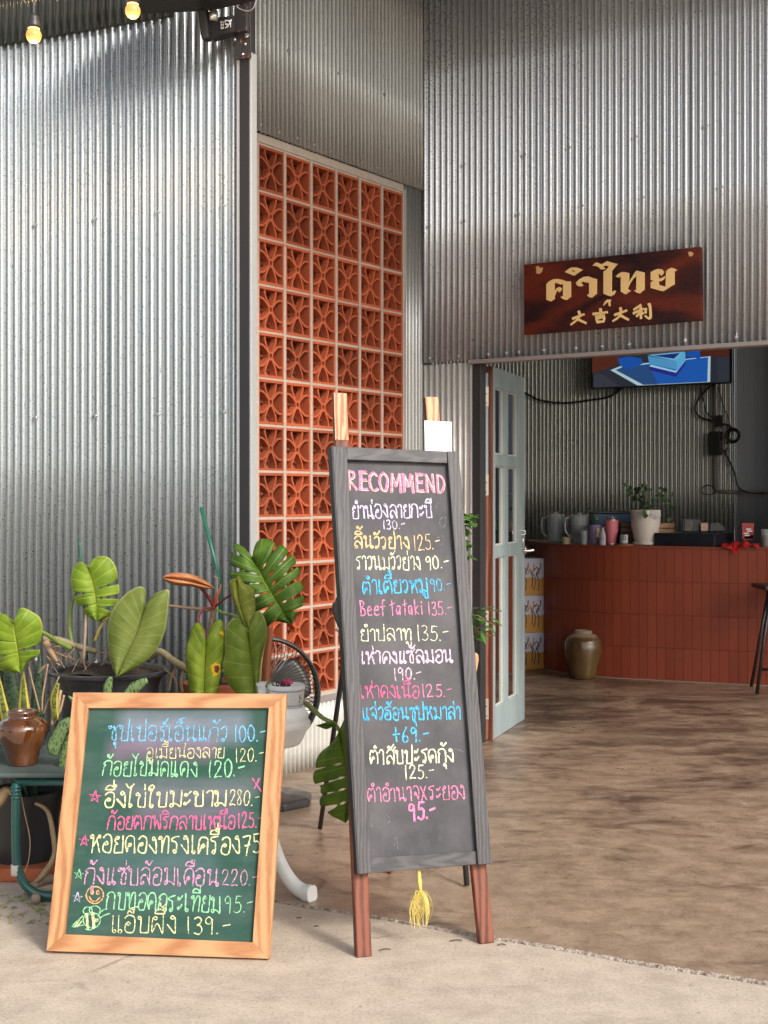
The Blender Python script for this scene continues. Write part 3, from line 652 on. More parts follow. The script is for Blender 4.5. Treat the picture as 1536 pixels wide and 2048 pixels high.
# rear strut hinged behind
mb = MB(); t0 = PE.px(700, 930, -.03); t1 = Vector((.02, 4.62, 0)); t2 = PE.px(880, 935, -.03); t3 = Vector((.33, 4.72, 0))
for a, b in ((t0, t1), (t2, t3)): mb.tube([a, b], .012, 6)
mb.tube([t1.lerp(t0, .3), t3.lerp(t2, .3)], .009, 6); mb.build('rear_strut', M_LEG, ez)
mb = MB(); bar_px(mb, PE, [(848, 842), (902.5, 844.5), (903, 905), (849.5, 902.5)], .003, .0042); mb.build('paper_card', simple('white_card', (.82, .81, .82), .6, var=.03), ez, label='blank white paper card fixed at top right')
WR = [("RECOMMEND", (696, 979), (889, 986), 37, C_PINK, .0105, 3), ("ยำน่องลายกะปี", (704, 1037), (863.5, 1035), 27, C_LAV, .0050, 2), ("130.-", (767, 1059), (810, 1057), 18, C_LAV, .0042, 1),
 ("ลิ้นวัวย่าง", (708.6, 1096), (818, 1098), 25, C_ORG, .0048, 2), ("125.-", (829, 1101), (880, 1098), 31, C_ORG, .0045, 1),
 ("ราวนมวัวย่าง", (711, 1139), (841, 1139), 27, C_CREAM, .0044, 1), ("90.-", (852, 1139), (898, 1136), 26, C_CREAM, .0048, 1),
 ("ตำเตี๋ยวหมู", (725, 1189), (855, 1184), 27, C_BLU, .0054, 2), ("90.-", (861, 1182), (902, 1180), 24, C_BLU, .0045, 1),
 ("Beef tataki", (721, 1232), (845, 1228), 29, C_PINK, .0048, 1), ("135.-", (857, 1231), (904, 1229), 26, C_PINK, .0045, 1),
 ("ยำปลาทู", (721, 1281), (822, 1281), 24, C_CREAM, .0044, 1), ("135.-", (835, 1282), (898, 1281), 31, C_CREAM, .0042, 1),
 ("เห่าดงแซ้ลมอน", (722, 1328), (904, 1325), 25, C_LPINK, .0050, 2), ("190.-", (789, 1361), (843, 1357), 23, C_LPINK, .0048, 1),
 ("เห่าดงเนื้อ", (721, 1396), (837, 1395), 24, C_HPINK, .0044, 1), ("125.-", (846, 1395), (904, 1392), 25, C_PINK, .0045, 1),
 ("แจ่วฮ้อนซุปหมาล่า", (725, 1440), (920, 1438), 25, C_BLU, .0050, 2), ("+69.-", (786, 1484), (857, 1482), 28, C_BLU, .0056, 2),
 ("ตำสับปะรดกุ้ง", (739, 1529), (907, 1523), 27, C_CREAM, .0048, 2), ("125.-", (811, 1558), (868, 1556), 27, C_CREAM, .0046, 1),
 ("ตำอำนาจxระยอง", (735, 1604), (929, 1597), 27, C_PINK, .0046, 1), ("95.-", (819, 1641), (871, 1636), 33, C_PINK, .0072, 3)]
for txt, a, b, h, m, w, ps in WR: write(PEB, txt, a, b, h, m, board, w, passes=ps)
write(PEB, "RECOMMEND", (698.5, 980), (891, 987), 37, C_YEL, board, .0030, off=.0026)
C_GHOST = chalk('rubbed_chalk', (.30, .29, .31), .56)
free(PEB, [[(872, 1010), (880, 1005), (886, 1015), (882, 1028), (873, 1024), (872, 1010)], [(880, 1040), (888, 1032), (892, 1044), (886, 1055), (879, 1048), (880, 1040)], [(875, 1075), (884, 1072), (888, 1085), (878, 1090)], [(744, 1627), (742, 1652), (764, 1654)], [(772, 1630), (780, 1640), (770, 1650)], [(788, 1690), (792, 1672), (796, 1700)], [(902, 1500), (912, 1498), (926, 1503)]], C_GHOST, board, .003)
# yellow raffia tassel
tas = thing('raffia_tassel', 'yellow raffia tassel hanging from the bottom of the black easel board', 'tassel', PE.px(838, 1742, -.004))
M_RAF = simple('yellow_raffia', (.72, .58, .14), .7, var=.3, scale=60)
mb = MB(); k0 = PE.px(838, 1738, -.004); k1 = PE.px(842, 1788, -.004) ; mb.tube([k0, k0.lerp(k1, .5), k1], [.005, .0065, .004], 8); mb.build('cord', M_RAF, tas, smooth=True)
mb = MB()
for i in range(70):
    sp = R.uniform(-1, 1); ln = R.uniform(.35, 1.0); dy = R.uniform(-.02, .02)
    e = Vector((sp * .026 + R.uniform(-.008, .008), dy, -.105 * ln)); m1 = Vector((sp * .018, dy * .7, R.uniform(-.012, .010))); m2 = Vector((sp * .030 + R.uniform(-.006, .006), dy, -.05 * ln))
    mb.tube(crom([k1, k1 + m1, k1 + m2, k1 + e], 3), .0006, 3, caps=False)
mb.build('fringe', M_RAF, tas)['kind'] = 'stuff'

# ------------------------------------------------------------------ green board
gBR = ground_pt(540, 1917); gBL = ground_pt(98, 1903); GU = (gBR - gBL).normalized(); GBK = Vector((-GU.y, GU.x, 0))
gBR.z = gBL.z = 0
PG = Plane(gBL, GU, GBK * .20 + Z * .70)
M_PINE = wood('orange_pine', (.36, .155, .06), (.56, .29, .135), .5, 'Z', 14, knots=True, contrast=(.32, .66))
M_PINEX = wood('orange_pine_rail', (.36, .155, .06), (.56, .29, .135), .5, 'X', 14, knots=True, contrast=(.32, .66))
gb = thing('menu_board', 'green chalkboard in a light wooden frame leaning on the pavement in front of the plants', 'chalkboard', gBL)
gt_ = NT('green_chalkboard'); uv = gt_.n('ShaderNodeSeparateXYZ'); gt_.l(gt_.tc.outputs['UV'], uv.inputs[0])
q1 = gt_.noise(gt_.map((.6, 1, 3)), 6, 5, .6); q2 = gt_.noise(gt_.map((.8, 1, 1)), 26, 5, .7)
col = gt_.mix(gt_.ramp(q1, [(.40, 0), (.85, .35)]), (.024, .075, .056), (.17, .20, .19)); col = gt_.mix(gt_.ramp(q2, [(.56, 0), (.85, .45)]), col, (.12, .16, .16))
def smear(c, cy, h, x0, x1, colr, amt):
    v = gt_.math('SUBTRACT', 1.0, gt_.math('DIVIDE', gt_.math('ABSOLUTE', gt_.math('SUBTRACT', uv.outputs[1], cy)), h), True)
    u1 = gt_.math('MULTIPLY', gt_.math('SUBTRACT', uv.outputs[0], x0), 12.0, True); u2 = gt_.math('MULTIPLY', gt_.math('SUBTRACT', x1, uv.outputs[0]), 12.0, True)
    f = gt_.math('MULTIPLY', gt_.math('MULTIPLY', gt_.math('POWER', v, .7), gt_.math('MULTIPLY', u1, u2)), gt_.math('MULTIPLY', gt_.ramp(q1, [(.25, .5), (.7, 1)]), amt))
    return gt_.mix(f, c, colr)
for a_ in ((.90, .10, .16, .90, (.27, .28, .36), .75), (.80, .07, .12, .75, (.36, .20, .33), .55), (.63, .06, .12, .95, (.20, .19, .24), .6), (.55, .07, .3, .92, (.24, .17, .27), .5), (.35, .10, .1, .8, (.11, .17, .19), .5), (.22, .09, .2, .9, (.10, .16, .17), .45)): col = smear(col, *a_)
gt_.set(color=col, rough=.75, spec=.25)
oTL, oTR, oBR, oBL = (151, 1387), (575.5, 1390), (541, 1917), (98, 1901)
nTL, nTR, nBR, nBL = (181, 1418), (540, 1418), (508, 1884), (134, 1868)
mb = MB(); bar_px(mb, PG, [lerp2(oTL, nTL, .6), lerp2(oTR, nTR, .6), lerp2(oBR, nBR, .6), lerp2(oBL, nBL, .6)], .004, .012)
mb.uv = {i: ((0, 1), (1, 1), (1, 0), (0, 0))[i % 4] for i in range(8)}
gpanel = mb.build('board_panel', gt_.m, gb); PGB = Plane(PG.o + PG.n * .012, PG.u, PG.v)
mb = MB(); bar_px(mb, PG, [oTL, oTR, nTR, nTL], .0, .024); mb.build('frame_rail', M_PINEX, gb, bevel=.0012)
mb = MB(); bar_px(mb, PG, [nBL, nBR, oBR, oBL], .0, .024); mb.build('frame_rail', M_PINEX, gb, bevel=.0012)
mb = MB(); bar_px(mb, PG, [oTL, nTL, nBL, oBL], .0, .0243); mb.build('frame_stile', M_PINE, gb, bevel=.0012)
mb = MB(); bar_px(mb, PG, [oTR, oBR, nBR, nTR], .0, .0243); mb.build('frame_stile', M_PINE, gb, bevel=.0012)
WG = [("ซุปเปอร์เอ็นแก้ว", (217, 1481), (452, 1483), 30, C_SKY, .0042, 2), ("100.-", (470, 1484), (531, 1481), 32, C_SKY, .0042, 2),
 ("อูเมี้ยน่องลาย", (293, 1516), (448, 1516), 20, C_YEL, .0032, 1), ("120.-", (472, 1525), (527, 1521), 27, C_YEL, .0036, 1),
 ("ก้อยไข่มดแดง", (205, 1551), (393, 1553), 29, C_GRN, .0040, 2), ("120.-", (418, 1555), (488, 1552), 33, C_GRN, .0044, 2),
 ("อึ่งไข่ใบมะขาม", (207, 1614), (452, 1612), 30, C_YEL, .0048, 2), ("280.-", (458, 1611), (518, 1611), 30, C_YEL, .0038, 1),
 ("ก้อยตกพริกลาบเหนือ", (215, 1659), (469, 1658), 26, C_HPINK, .0040, 2), ("125.-", (477, 1657), (525, 1653), 30, C_HPINK, .0038, 2),
 ("หอยดองทรงเครื่อง", (179, 1705), (478, 1708), 33, C_YEL, .0046, 2), ("75", (487, 1710), (521, 1706), 37, C_YEL, .0042, 2),
 ("กุ้งแซ่บล้อมเดือน", (169, 1768), (435, 1771), 32, C_MAUVE, .0042, 2), ("220.-", (443, 1771), (516, 1771), 30, C_MAUVE, .0040, 1),
 ("กบทอดกระเทียม", (212, 1817), (440, 1826), 32, C_GRN, .0042, 2), ("95.-", (449, 1826), (507, 1825), 33, C_GRN, .0040, 1),
 ("แอ็บผึ้ง", (222, 1865), (350, 1867), 33, C_YEL, .0042, 1), ("139.-", (375, 1868), (459, 1867), 32, C_YEL, .0042, 1)]
for txt, a, b, h, m, w, ps in WG: write(PGB, txt, a, b, h, m, gpanel, w, passes=ps)
def star(cx, cy, r): 
    p = [(cx + r * sin(4 * pi * k / 5 + .1), cy - r * cos(4 * pi * k / 5 + .1)) for k in range(6)]; return [p]
free(PGB, star(190, 1594, 12), C_HPINK, gpanel, .005, passes=2, sharp=True); free(PGB, star(169, 1682, 11), C_HPINK, gpanel, .004, passes=2, sharp=True)
free(PGB, star(158, 1749, 10), C_GRN, gpanel, .003, passes=1, sharp=True); free(PGB, star(155, 1795, 10), C_LAV, gpanel, .003, passes=1, sharp=True)
free(PGB, [[(505, 1557), (522, 1582)], [(519, 1557), (509, 1577)]], C_HPINK, gpanel, .004, passes=2)
circ = lambda cx, cy, rx, ry=None, n=16: [(cx + rx * cos(2 * pi * k / n), cy + (ry or rx) * sin(2 * pi * k / n)) for k in range(n + 1)]
free(PGB, [circ(190, 1790, 17), circ(184.5, 1784, 2.5, 4), circ(196, 1785, 2.5, 4), [(179, 1794), (184, 1801), (192, 1802), (200, 1795)]], C_ORD, gpanel, .0036, passes=1)
free(PGB, [circ(184, 1840, 17, 15), [(168, 1850), (144, 1853), (166, 1832)], circ(176, 1822, 9, 8), circ(190, 1820, 11, 8), [(196, 1832), (206, 1821), (214, 1818)], [(200, 1836), (210, 1830), (219, 1827)], [(172, 1858), (180, 1860), (196, 1853)]], C_GRN, gpanel, .003)
free(PGB, [[(172, 1828), (174, 1856)], [(175, 1827), (177, 1857)], [(184, 1826), (187, 1856)], [(187, 1826), (190, 1855)], [(196, 1838), (196, 1843)], [(192, 1838), (192, 1843)], [(160, 1840), (150, 1852)], [(164, 1842), (155, 1853)]], C_YEL, gpanel, .004)
# ------------------------------------------------------------------ plants
def leaf(parent, mat, base, left, right, mid, off, k, Y, tipY=0.0, fold=.02, slits=(), wave=.002, nv=9, mp=1.35, name='leaf', label=None, droop=.0, wv=1.0):
    """heart leaf from photo outlines (zoom coordinates / k + off); left/right run from the sinus to the tip"""
    cv = lambda L: [Vector((off[0] + x / k, off[1] + y / k, 0)) for x, y in L]
    Lp, Rp, Mp = crom(cv([base] + list(left)), 5), crom(cv([base] + list(right)), 5), crom(cv(mid), 5)
    mb = MB(); uvs = []
    for side, O in ((0, Lp), (1, Rp)):
        ks = sorted([s for s in slits if s[0] == side], key=lambda s: s[1]); cuts = [0.0] + [s[1] for s in ks] + [1.0]
        gaps = [None] + [s[2:] for s in ks] + [None]
        def gap(i, r):
            g = gaps[i]
            if g is None: return 0.0
            r0, wd = g[0], g[1]; v = .62 * wd * max(0, (r - r0) / (1 - r0)) ** .5 if r > r0 else 0
            if len(g) > 2 and g[2] > 0 and .12 < r < .34: v = max(v, g[2] * sin((r - .12) / .22 * pi) ** .7)
            return v
        for i in range(len(cuts) - 1):
            a, b = cuts[i], cuts[i + 1]; m = max(4, int((b - a) * 46)); nr = 16
            rows = []
            for j in range(nr + 1):
                r = j / nr; lo, hi = a + gap(i, r), b - gap(i + 1, r)
                if hi < lo: lo = hi = (lo + hi) / 2
                rr = r * (1 - (.06 if ks else 0) * 0)
                ss = [lo + (hi - lo) * q / m for q in range(m + 1)]
                o_ = resample(O, ss); m_ = resample(Mp, [min(1, max(0, s) ** mp) for s in ss]); row = []
                for s, po_, pm in zip(ss, o_, m_):
                    q = (s - a) / max(b - a, 1e-6); rnd = 1.0
                    if ks and r > .8: rnd = 1 - .10 * abs(2 * q - 1) ** 3 * (r - .8) / .2
                    p = pm.lerp(po_, r * rnd)
                    vein = abs(((s * nv) % 1) - .5) * 2
                    dy = -.6 * fold * sin(pi * min(r, 1) * .8) + fold * .75 * r * r + wave * (1 - vein) * -sin(pi * r) + tipY * (s ** 1.3) * (1 if True else 0) + wv * .006 * sin(s * 11 + side * 2) * r * r + droop * r * r
                    row.append((P(p.x, p.y, Y + dy), (s, r)))
                rows.append(row)
            b0 = len(mb.v); vs = [v for row in rows for v, _ in row]; fs = []
            for j in range(nr):
                for q in range(m):
                    A_ = j * (m + 1) + q; fs.append((A_, A_ + 1, A_ + m + 2, A_ + m + 1) if side else (A_, A_ + m + 1, A_ + m + 2, A_ + 1))
            mb.add(vs, fs)
            for row in rows:
                for _, t in row: uvs.append(t)
    mb.uv = {i: t for i, t in enumerate(uvs)}
    return mb.build(name, mat, parent, smooth=True, solid=.0008, label=label)
def stem(parent, pts, r, mat, name='stem', seg=8, label=None):
    mb = MB(); mb.tube(crom(pts, 5), [r * 1.0] * (5 * (len(pts) - 1) + 1) if not isinstance(r, tuple) else [r[0] + (r[1] - r[0]) * i / (5 * (len(pts) - 1)) for i in range(5 * (len(pts) - 1) + 1)], seg)
    return mb.build(name, mat, parent, smooth=True, label=label)
L_MON = leafmat('monstera_leaf', (.08, .16, .014), (.19, .30, .035), (.32, .42, .07), 9)
L_MONY = leafmat('young_monstera_leaf', (.12, .22, .014), (.28, .40, .035), (.50, .56, .09), 8, edge=(.5, .55, .15))
L_MOND = leafmat('dark_monstera_leaf', (.055, .130, .014), (.12, .23, .028), (.32, .44, .07), 11)
L_PHI = leafmat('philodendron_leaf', (.10, .165, .014), (.21, .29, .035), (.32, .37, .09), 8, rough=.3, edge=(.42, .46, .16))
L_PHIY = leafmat('spotted_philodendron_leaf', (.13, .20, .012), (.26, .34, .03), (.36, .39, .09), 8, yellow=(.72, .42, .02), rough=.32)
L_OLV = leafmat('olive_leaf', (.13, .18, .028), (.21, .26, .055), (.33, .36, .12), 11, rough=.4, edge=(.45, .5, .2))
L_ORA = leafmat('orange_leaf', (.50, .16, .045), (.72, .36, .16), (.6, .22, .10), 12, rough=.25)
L_OLB = leafmat('browning_leaf', (.17, .20, .02), (.30, .33, .05), (.46, .45, .15), 8, yellow=(.22, .09, .02))
M_STEM = simple('green_stem', (.17, .24, .05), .45, var=.35, scale=30); M_RSTEM = simple('red_stem', (.17, .03, .03), .4, var=.3)
M_BSTEM = simple('woody_stem', (.30, .20, .12), .8, var=.5, scale=35, bump=.6); M_CANE = simple('banded_cane', (.26, .22, .12), .6, var=.5, scale=22, bump=.3)
M_POT = simple('black_plastic_pot', (.025, .026, .030), .42, var=.2, scale=8); M_SOIL = simple('dark_soil', (.035, .024, .017), .95, var=.6, scale=60, bump=1.0)
M_TERRA = clay('terracotta_pot', (.42, .115, .045)); M_STAKE = simple('green_stake', (.010, .10, .060), .35); M_DRY = simple('dry_leaf', (.42, .30, .17), .8, var=.45, scale=26, bump=.5)

# green metal stand under the pots --------------------------------------------------
YT = 4.40; tz = H + (HY - 1546) / F * 4.28
M_GRN = NT('chipped_green_paint'); v = M_GRN.noise(M_GRN.map(loc=(1, 2, 0)), 26, 3, .5); M_GRN.set(color=M_GRN.ramp(v, [(.70, (.012, .085, .075)), (.72, (.52, .47, .38))], 'LINEAR'), rough=.35, coat=.3); M_GRN = M_GRN.m
M_GTOP = simple('grey_green_table_top', (.07, .095, .09), .45, var=.35, scale=12)
st = thing('plant_stand', 'low green tubular metal stand holding the brown jar and the big black pot', 'plant stand', (-1.0, 4.6, 0))
mb = MB(); mb.box((-.99, 4.66, tz - .008), .46, .385, .008); mb.build('table_top', M_GTOP, st, bevel=.006)
def sled(x0, yy, name='leg'):
    z_ = tz - .035; r = .0145
    mb = MB(); pts = [Vector((x0, yy, z_)), Vector((x0, yy, .16)), Vector((x0 + .012, yy, .085)), Vector((x0 + .05, yy + .0, .035)), Vector((x0 + .11, yy + .0, .018)), Vector((x0 + .30, yy, .0155)), Vector((x0 + .50, yy, .0155)), Vector((x0 + .57, yy, .035)), Vector((x0 + .61, yy, .09)), Vector((x0 + .62, yy, .2)), Vector((x0 + .62, yy, z_))]
    mb.tube(crom(pts, 5), r, 12); return mb.build(name, M_GRN, st, smooth=True)
lx = (32 - CX) / F * 4.30
sled(lx, 4.30); sled(lx, 5.00)
for yy in (4.30, 5.0):
    mb = MB(); mb.tube([(lx, yy, tz - .032), (lx + .62, yy, tz - .032)], .0125, 12); mb.build('rail', M_GRN, st, smooth=True)
M_TAPE = simple('pale_tape', (.52, .48, .42), .8, scale=40, bump=.4)
mb = MB(); mb.lathe((lx, 4.30, .055 + .03), [(.0162, 0), (.0166, .008), (.0160, .011), (.0168, .019), (.0160, .024), (.0164, .034)], 14); mb.build('tape_wrap', M_TAPE, st, smooth=True)
mb = MB()
for q in range(4): mb.lathe((lx, 4.30, tz - .085 + q * .011), [(.0152, 0), (.0175, .004), (.0152, .008)], 14)
mb.build('collar', M_GRN, st, smooth=True)

# brown jar ---------------------------------------------------------------------
jt = NT('brown_glazed_ceramic'); n = jt.noise(jt.map((1, 1, .5)), 12, 5, .6); jt.set(color=jt.ramp(n, [(.32, (.030, .009, .003)), (.55, (.10, .030, .006)), (.72, (.18, .06, .012))]), rough=.06, coat=1.0, spec=.8); jt.bump(jt.noise(jt.map(), 60, 2), .08, .002)
jc = Vector(((45 - CX) / F * 4.42, 4.42, tz)); ja = thing('ceramic_jar', 'brown glazed ceramic jar with ribbed shoulder on the green stand', 'jar', jc)
q = F / 4.42; pr = lambda L: [(r / q, (1520 - y) / q) for r, y in L]
def jar_mesh(c, prof, seg=64, rib=None):
    mb = MB(); vs = []; fs = []; n = len(prof)
    for (r, z) in prof:
        for k_ in range(seg):
            a = 2 * pi * k_ / seg; rr = r * (1 + (rib[2] * (1 if k_ % 2 else -1) if rib and rib[0] < z < rib[1] else 0)); vs.append((c.x + rr * cos(a), c.y + rr * sin(a), c.z + z))
    for i in range(n - 1):
        for k_ in range(seg): fs.append((i * seg + k_, i * seg + (k_ + 1) % seg, (i + 1) * seg + (k_ + 1) % seg, (i + 1) * seg + k_))
    fs.append(tuple(range(seg - 1, -1, -1))); mb.add(vs, fs); return mb
prof = pr([(28, 1520), (29.5, 1517), (31, 1508), (36, 1492), (44, 1474), (49.5, 1458), (51, 1447), (49, 1440), (46, 1436.5), (44, 1435.5), (38, 1429.5), (33, 1427), (29, 1424.5), (28, 1421.5), (28.5, 1418), (29.5, 1415), (29, 1412.5), (26, 1411.5), (23, 1413), (22, 1418), (22, 1430)])
jar_mesh(jc, prof, 96, (94.5 / q * .9 - .0 if False else (1520 - 1437) / q, (1520 - 1429) / q, .022)).build('jar_body', jt.m, ja, smooth=True)

# big oval black pot + monstera / heart leaf plant ---------------------------------------------
bp = Vector(((220 - CX) / F * 4.78, 4.78, tz)); pA = thing('potted_monstera', 'monstera with young cut leaves in a wide black plastic pot on the green stand', 'potted plant', bp)
s47 = 4.78 / F; rim_z = H + (HY - 1338) * s47 - tz
mb = MB(); mb.lathe(bp, [(80 * s47, 0), (84 * s47, .02), (98 * s47, rim_z - .055), (100 * s47, rim_z - .045), (101 * s47, rim_z - .040), (103 * s47, rim_z - .018), (108 * s47, rim_z - .016), (121 * s47, rim_z - .013), (122 * s47, rim_z - .004), (119 * s47, rim_z), (112 * s47, rim_z), (108 * s47, rim_z - .006), (106 * s47, rim_z - .03), (40 * s47, rim_z - .03)], 64)
mb.build('pot', M_POT, pA, auto=50)
mb = MB(); N_ = 22; vs = []; fs = []
for i in range(N_ + 1):
    for j in range(40):
        r = 106 * s47 * i / N_; a = 2 * pi * j / 40; rough_ = .012 * sin(a * 3 + 1) * (i / N_) + R.uniform(-.006, .006)
        vs.append((bp.x + r * cos(a), bp.y + r * sin(a), bp.z + rim_z - .012 + .022 * (1 - (i / N_) ** 2) + rough_))
for i in range(N_):
    for j in range(40): fs.append((i * 40 + j, i * 40 + (j + 1) % 40, (i + 1) * 40 + (j + 1) % 40, (i + 1) * 40 + j))
mb.add(vs, fs); mb.build('soil', M_SOIL, pA)['kind'] = 'stuff'
z4 = (0, 1050); K4 = 4.389; z5 = (300, 1050); K5 = 4.042
leaf(pA, L_MONY, (115, 855), [(110, 838), (60, 790), (0, 775), (-80, 790), (-130, 880), (-120, 1000), (-80, 1120), (-30, 1220), (10, 1275), (90, 1292), (185, 1300)],
     [(130, 848), (140, 800), (160, 745), (200, 725), (270, 755), (340, 800), (368, 850), (378, 920), (365, 1050), (345, 1140), (300, 1165), (240, 1215), (185, 1300)], [(115, 855), (150, 1080), (185, 1300)], z4, K4, 4.50, .05, .03, [(1, .66, .42, .05, .02), (0, .50, .5, .03), (0, .68, .45, .03)], nv=8)
leaf(pA, L_MONY, (770, 378), [(760, 350), (720, 320), (670, 340), (632, 400), (618, 500), (640, 610), (670, 690), (715, 750), (770, 800), (815, 830), (852, 852)],
     [(785, 360), (800, 310), (850, 280), (900, 272), (960, 290), (1010, 350), (1040, 430), (1048, 520), (1045, 640), (1010, 720), (965, 790), (930, 815), (852, 852)], [(770, 378), (815, 520), (845, 700), (852, 852)], z4, K4, 4.68, -.02, .03,
     [(1, .52, .42, .035, .012), (1, .66, .35, .04, .014), (1, .79, .32, .045), (0, .56, .42, .04), (0, .74, .40, .045)], nv=8)
leaf(pA, L_OLV, (1265, 735), [(1262, 680), (1285, 600), (1260, 550), (1215, 540), (1120, 590), (1030, 680), (970, 780), (945, 900), (945, 1030), (960, 1150), (990, 1260), (1025, 1340)],
     [(1280, 700), (1310, 650), (1350, 610), (1410, 580), (1484, 571), (1480, 680), (1465, 830), (1440, 960), (1370, 1100), (1260, 1210), (1130, 1290), (1025, 1340)], [(1265, 735), (1200, 940), (1110, 1140), (1025, 1340)], z4, K4, 4.56, -.06, .035, nv=12, mp=1.5)
q4 = lambda x, y, Y: P(z4[0] + x / K4, z4[1] + y / K4, Y)
q5 = lambda x, y, Y: P(z5[0] + x / K5, z5[1] + y / K5, Y)
stem(pA, [q4(115, 850, 4.5), q4(250, 900, 4.56), q4(390, 950, 4.62), q4(500, 1020, 4.68), q4(620, 1080, 4.72)], (.0045, .010), M_STEM)
stem(pA, [q4(770, 375, 4.68), q4(680, 560, 4.74), q4(625, 720, 4.76), q4(612, 900, 4.76), q4(640, 1070, 4.75)], (.004, .009), M_STEM)
stem(pA, [q4(380, 1000, 4.74), q4(520, 1010, 4.74), q4(700, 1070, 4.74), q4(850, 1110, 4.74)], (.013, .010), M_CANE, label='thick banded cane lying over the soil')
stem(pA, [q4(830, 1020, 4.7), q4(880, 900, 4.7), q4(950, 800, 4.7)], (.005, .0035), simple('yellowing_stem', (.45, .36, .05), .5))
stem(pA, [q4(1265, 735, 4.56), q4(1300, 900, 4.65), q4(1180, 1130, 4.72), q4(1100, 1250, 4.76)], (.004, .006), M_STEM)
stem(pA, [q4(735, 1190, 4.68), q4(750, 900, 4.68), q4(765, 590, 4.68)], .0052, simple('pale_wooden_stick', (.36, .27, .20), .8, bump=.3), 'support_stick')
stem(pA, [q4(765, 1190, 4.76), q4(730, 600, 4.78), q4(695, 120, 4.80)], .0042, M_STAKE, 'green_stake')
for k_ in range(16):
    a = q4(R.uniform(480, 900), R.uniform(1060, 1130), 4.74); stem(pA, [a, a + Vector((R.uniform(-.04, .04), R.uniform(-.04, .02), R.uniform(-.035, .0))), a + Vector((R.uniform(-.07, .07), R.uniform(-.06, .03), R.uniform(-.075, -.04)))], R.choice((.0012, .0018, .0028)), M_BSTEM, 'aerial_root', 5)
stem(pA, [q4(400, 1030, 4.72), q4(450, 1120, 4.70), q4(500, 1200, 4.70)], (.014, .006), M_BSTEM)
stem(pA, [q4(420, 1220, 4.62), q4(400, 1350, 4.62), q4(375, 1500, 4.60), q4(370, 1640, 4.6)], .0035, M_BSTEM, 'hanging_root', 6)
stem(pA, [q4(250, 1240, 4.6), q4(290, 1400, 4.6), q4(350, 1640, 4.6)], .0030, M_BSTEM, 'hanging_root', 6)
stem(pA, [q4(520, 1330, 4.6), q4(430, 1530, 4.6), q4(380, 1660, 4.6)], .0026, M_BSTEM, 'hanging_root', 6)

# red stemmed philodendron in terracotta pot ------------------------------------------------
pB = thing('potted_philodendron', 'red stemmed philodendron with one orange leaf in a terracotta pot behind the green board', 'potted plant', q5(540, 1300, 4.86) * 1.0)
pB.location.z = 0
s48 = 4.9 / F; pc_ = Vector((q5(560, 1300, 4.9).x, 4.9, 0)); topz = q5(600, 1262, 4.9).z
mb = MB(); mb.lathe(pc_, [(.085, .0), (.09, .01), (.118, topz - .05), (.128, topz - .048), (.132, topz - .004), (.126, topz), (.116, topz), (.112, topz - .03), (.02, topz - .03)], 40); mb.build('pot', M_TERRA, pB, auto=45)
mb = MB(); mb.lathe(pc_ + Z * (topz - .02), [(.112, 0), (.05, .008), (.01, .010)], 30); mb.build('soil', M_SOIL, pB)['kind'] = 'stuff'
leaf(pB, L_ORA, (530, 515), [(450, 452), (360, 405), (250, 385), (150, 392), (100, 425)], [(430, 515), (330, 497), (230, 490), (150, 465), (100, 425)], [(530, 515), (380, 468), (240, 440), (100, 425)], z5, K5, 4.66, -.03, .045, nv=14, mp=1.0, label='orange bronze young leaf held sideways')
leaf(pB, L_PHIY, (455, 950), [(445, 900), (436, 850), (410, 800), (370, 790), (340, 830), (320, 900), (296, 980), (288, 1080), (300, 1200), (320, 1350), (370, 1460), (430, 1540)],
     [(468, 890), (485, 840), (520, 785), (570, 762), (590, 800), (605, 880), (615, 960), (610, 1060), (580, 1180), (545, 1340), (490, 1460), (430, 1540)], [(455, 950), (440, 1200), (430, 1540)], z5, K5, 4.52, -.03, .035, nv=8)
leaf(pB, L_OLB, (700, 430), [(660, 438), (640, 470), (655, 560), (690, 660), (730, 760), (795, 860)], [(722, 405), (760, 470), (830, 510), (850, 580), (850, 700), (825, 780), (795, 860)], [(700, 430), (718, 600), (760, 750), (795, 860)], z5, K5, 4.56, -.03, .03, nv=7, mp=1.0)
leaf(pB, L_PHI, (790, 870), [(770, 830), (740, 785), (700, 752), (660, 760), (618, 820), (602, 920), (606, 1040), (585, 1130), (600, 1200), (640, 1290), (700, 1370), (770, 1480), (850, 1560)],
     [(805, 830), (818, 780), (842, 720), (880, 690), (915, 730), (940, 800), (948, 900), (920, 1000), (895, 1120), (882, 1260), (872, 1360), (865, 1480), (850, 1560)], [(790, 870), (820, 1100), (845, 1360), (850, 1560)], z5, K5, 4.50, -.03, .04, nv=8)
hub = q5(515, 670, 4.74)
stem(pB, [q5(530, 1262, 4.86), q5(500, 1000, 4.80), q5(485, 850, 4.78), hub], (.011, .008), M_BSTEM)
stem(pB, [hub, q5(480, 600, 4.71), q5(430, 530, 4.68), q5(400, 500, 4.66)], .0055, M_RSTEM)
stem(pB, [hub, q5(540, 580, 4.72), q5(575, 490, 4.72)], (.011, .002), simple('red_sheath', (.36, .07, .035), .4), 'leaf_sheath')
stem(pB, [hub, q5(490, 600, 4.73), q5(482, 550, 4.73)], (.006, .001), M_RSTEM, 'leaf_sheath')
stem(pB, [hub, q5(600, 600, 4.68), q5(660, 550, 4.62), q5(700, 440, 4.57)], .0042, M_RSTEM)
stem(pB, [hub, q5(430, 680, 4.68), q5(390, 770, 4.60), q5(440, 860, 4.55), q5(455, 950, 4.52)], .0045, M_RSTEM)
stem(pB, [hub, q5(600, 715, 4.7), q5(680, 730, 4.62), q5(760, 800, 4.55), q5(790, 870, 4.5)], .0048, M_STEM)
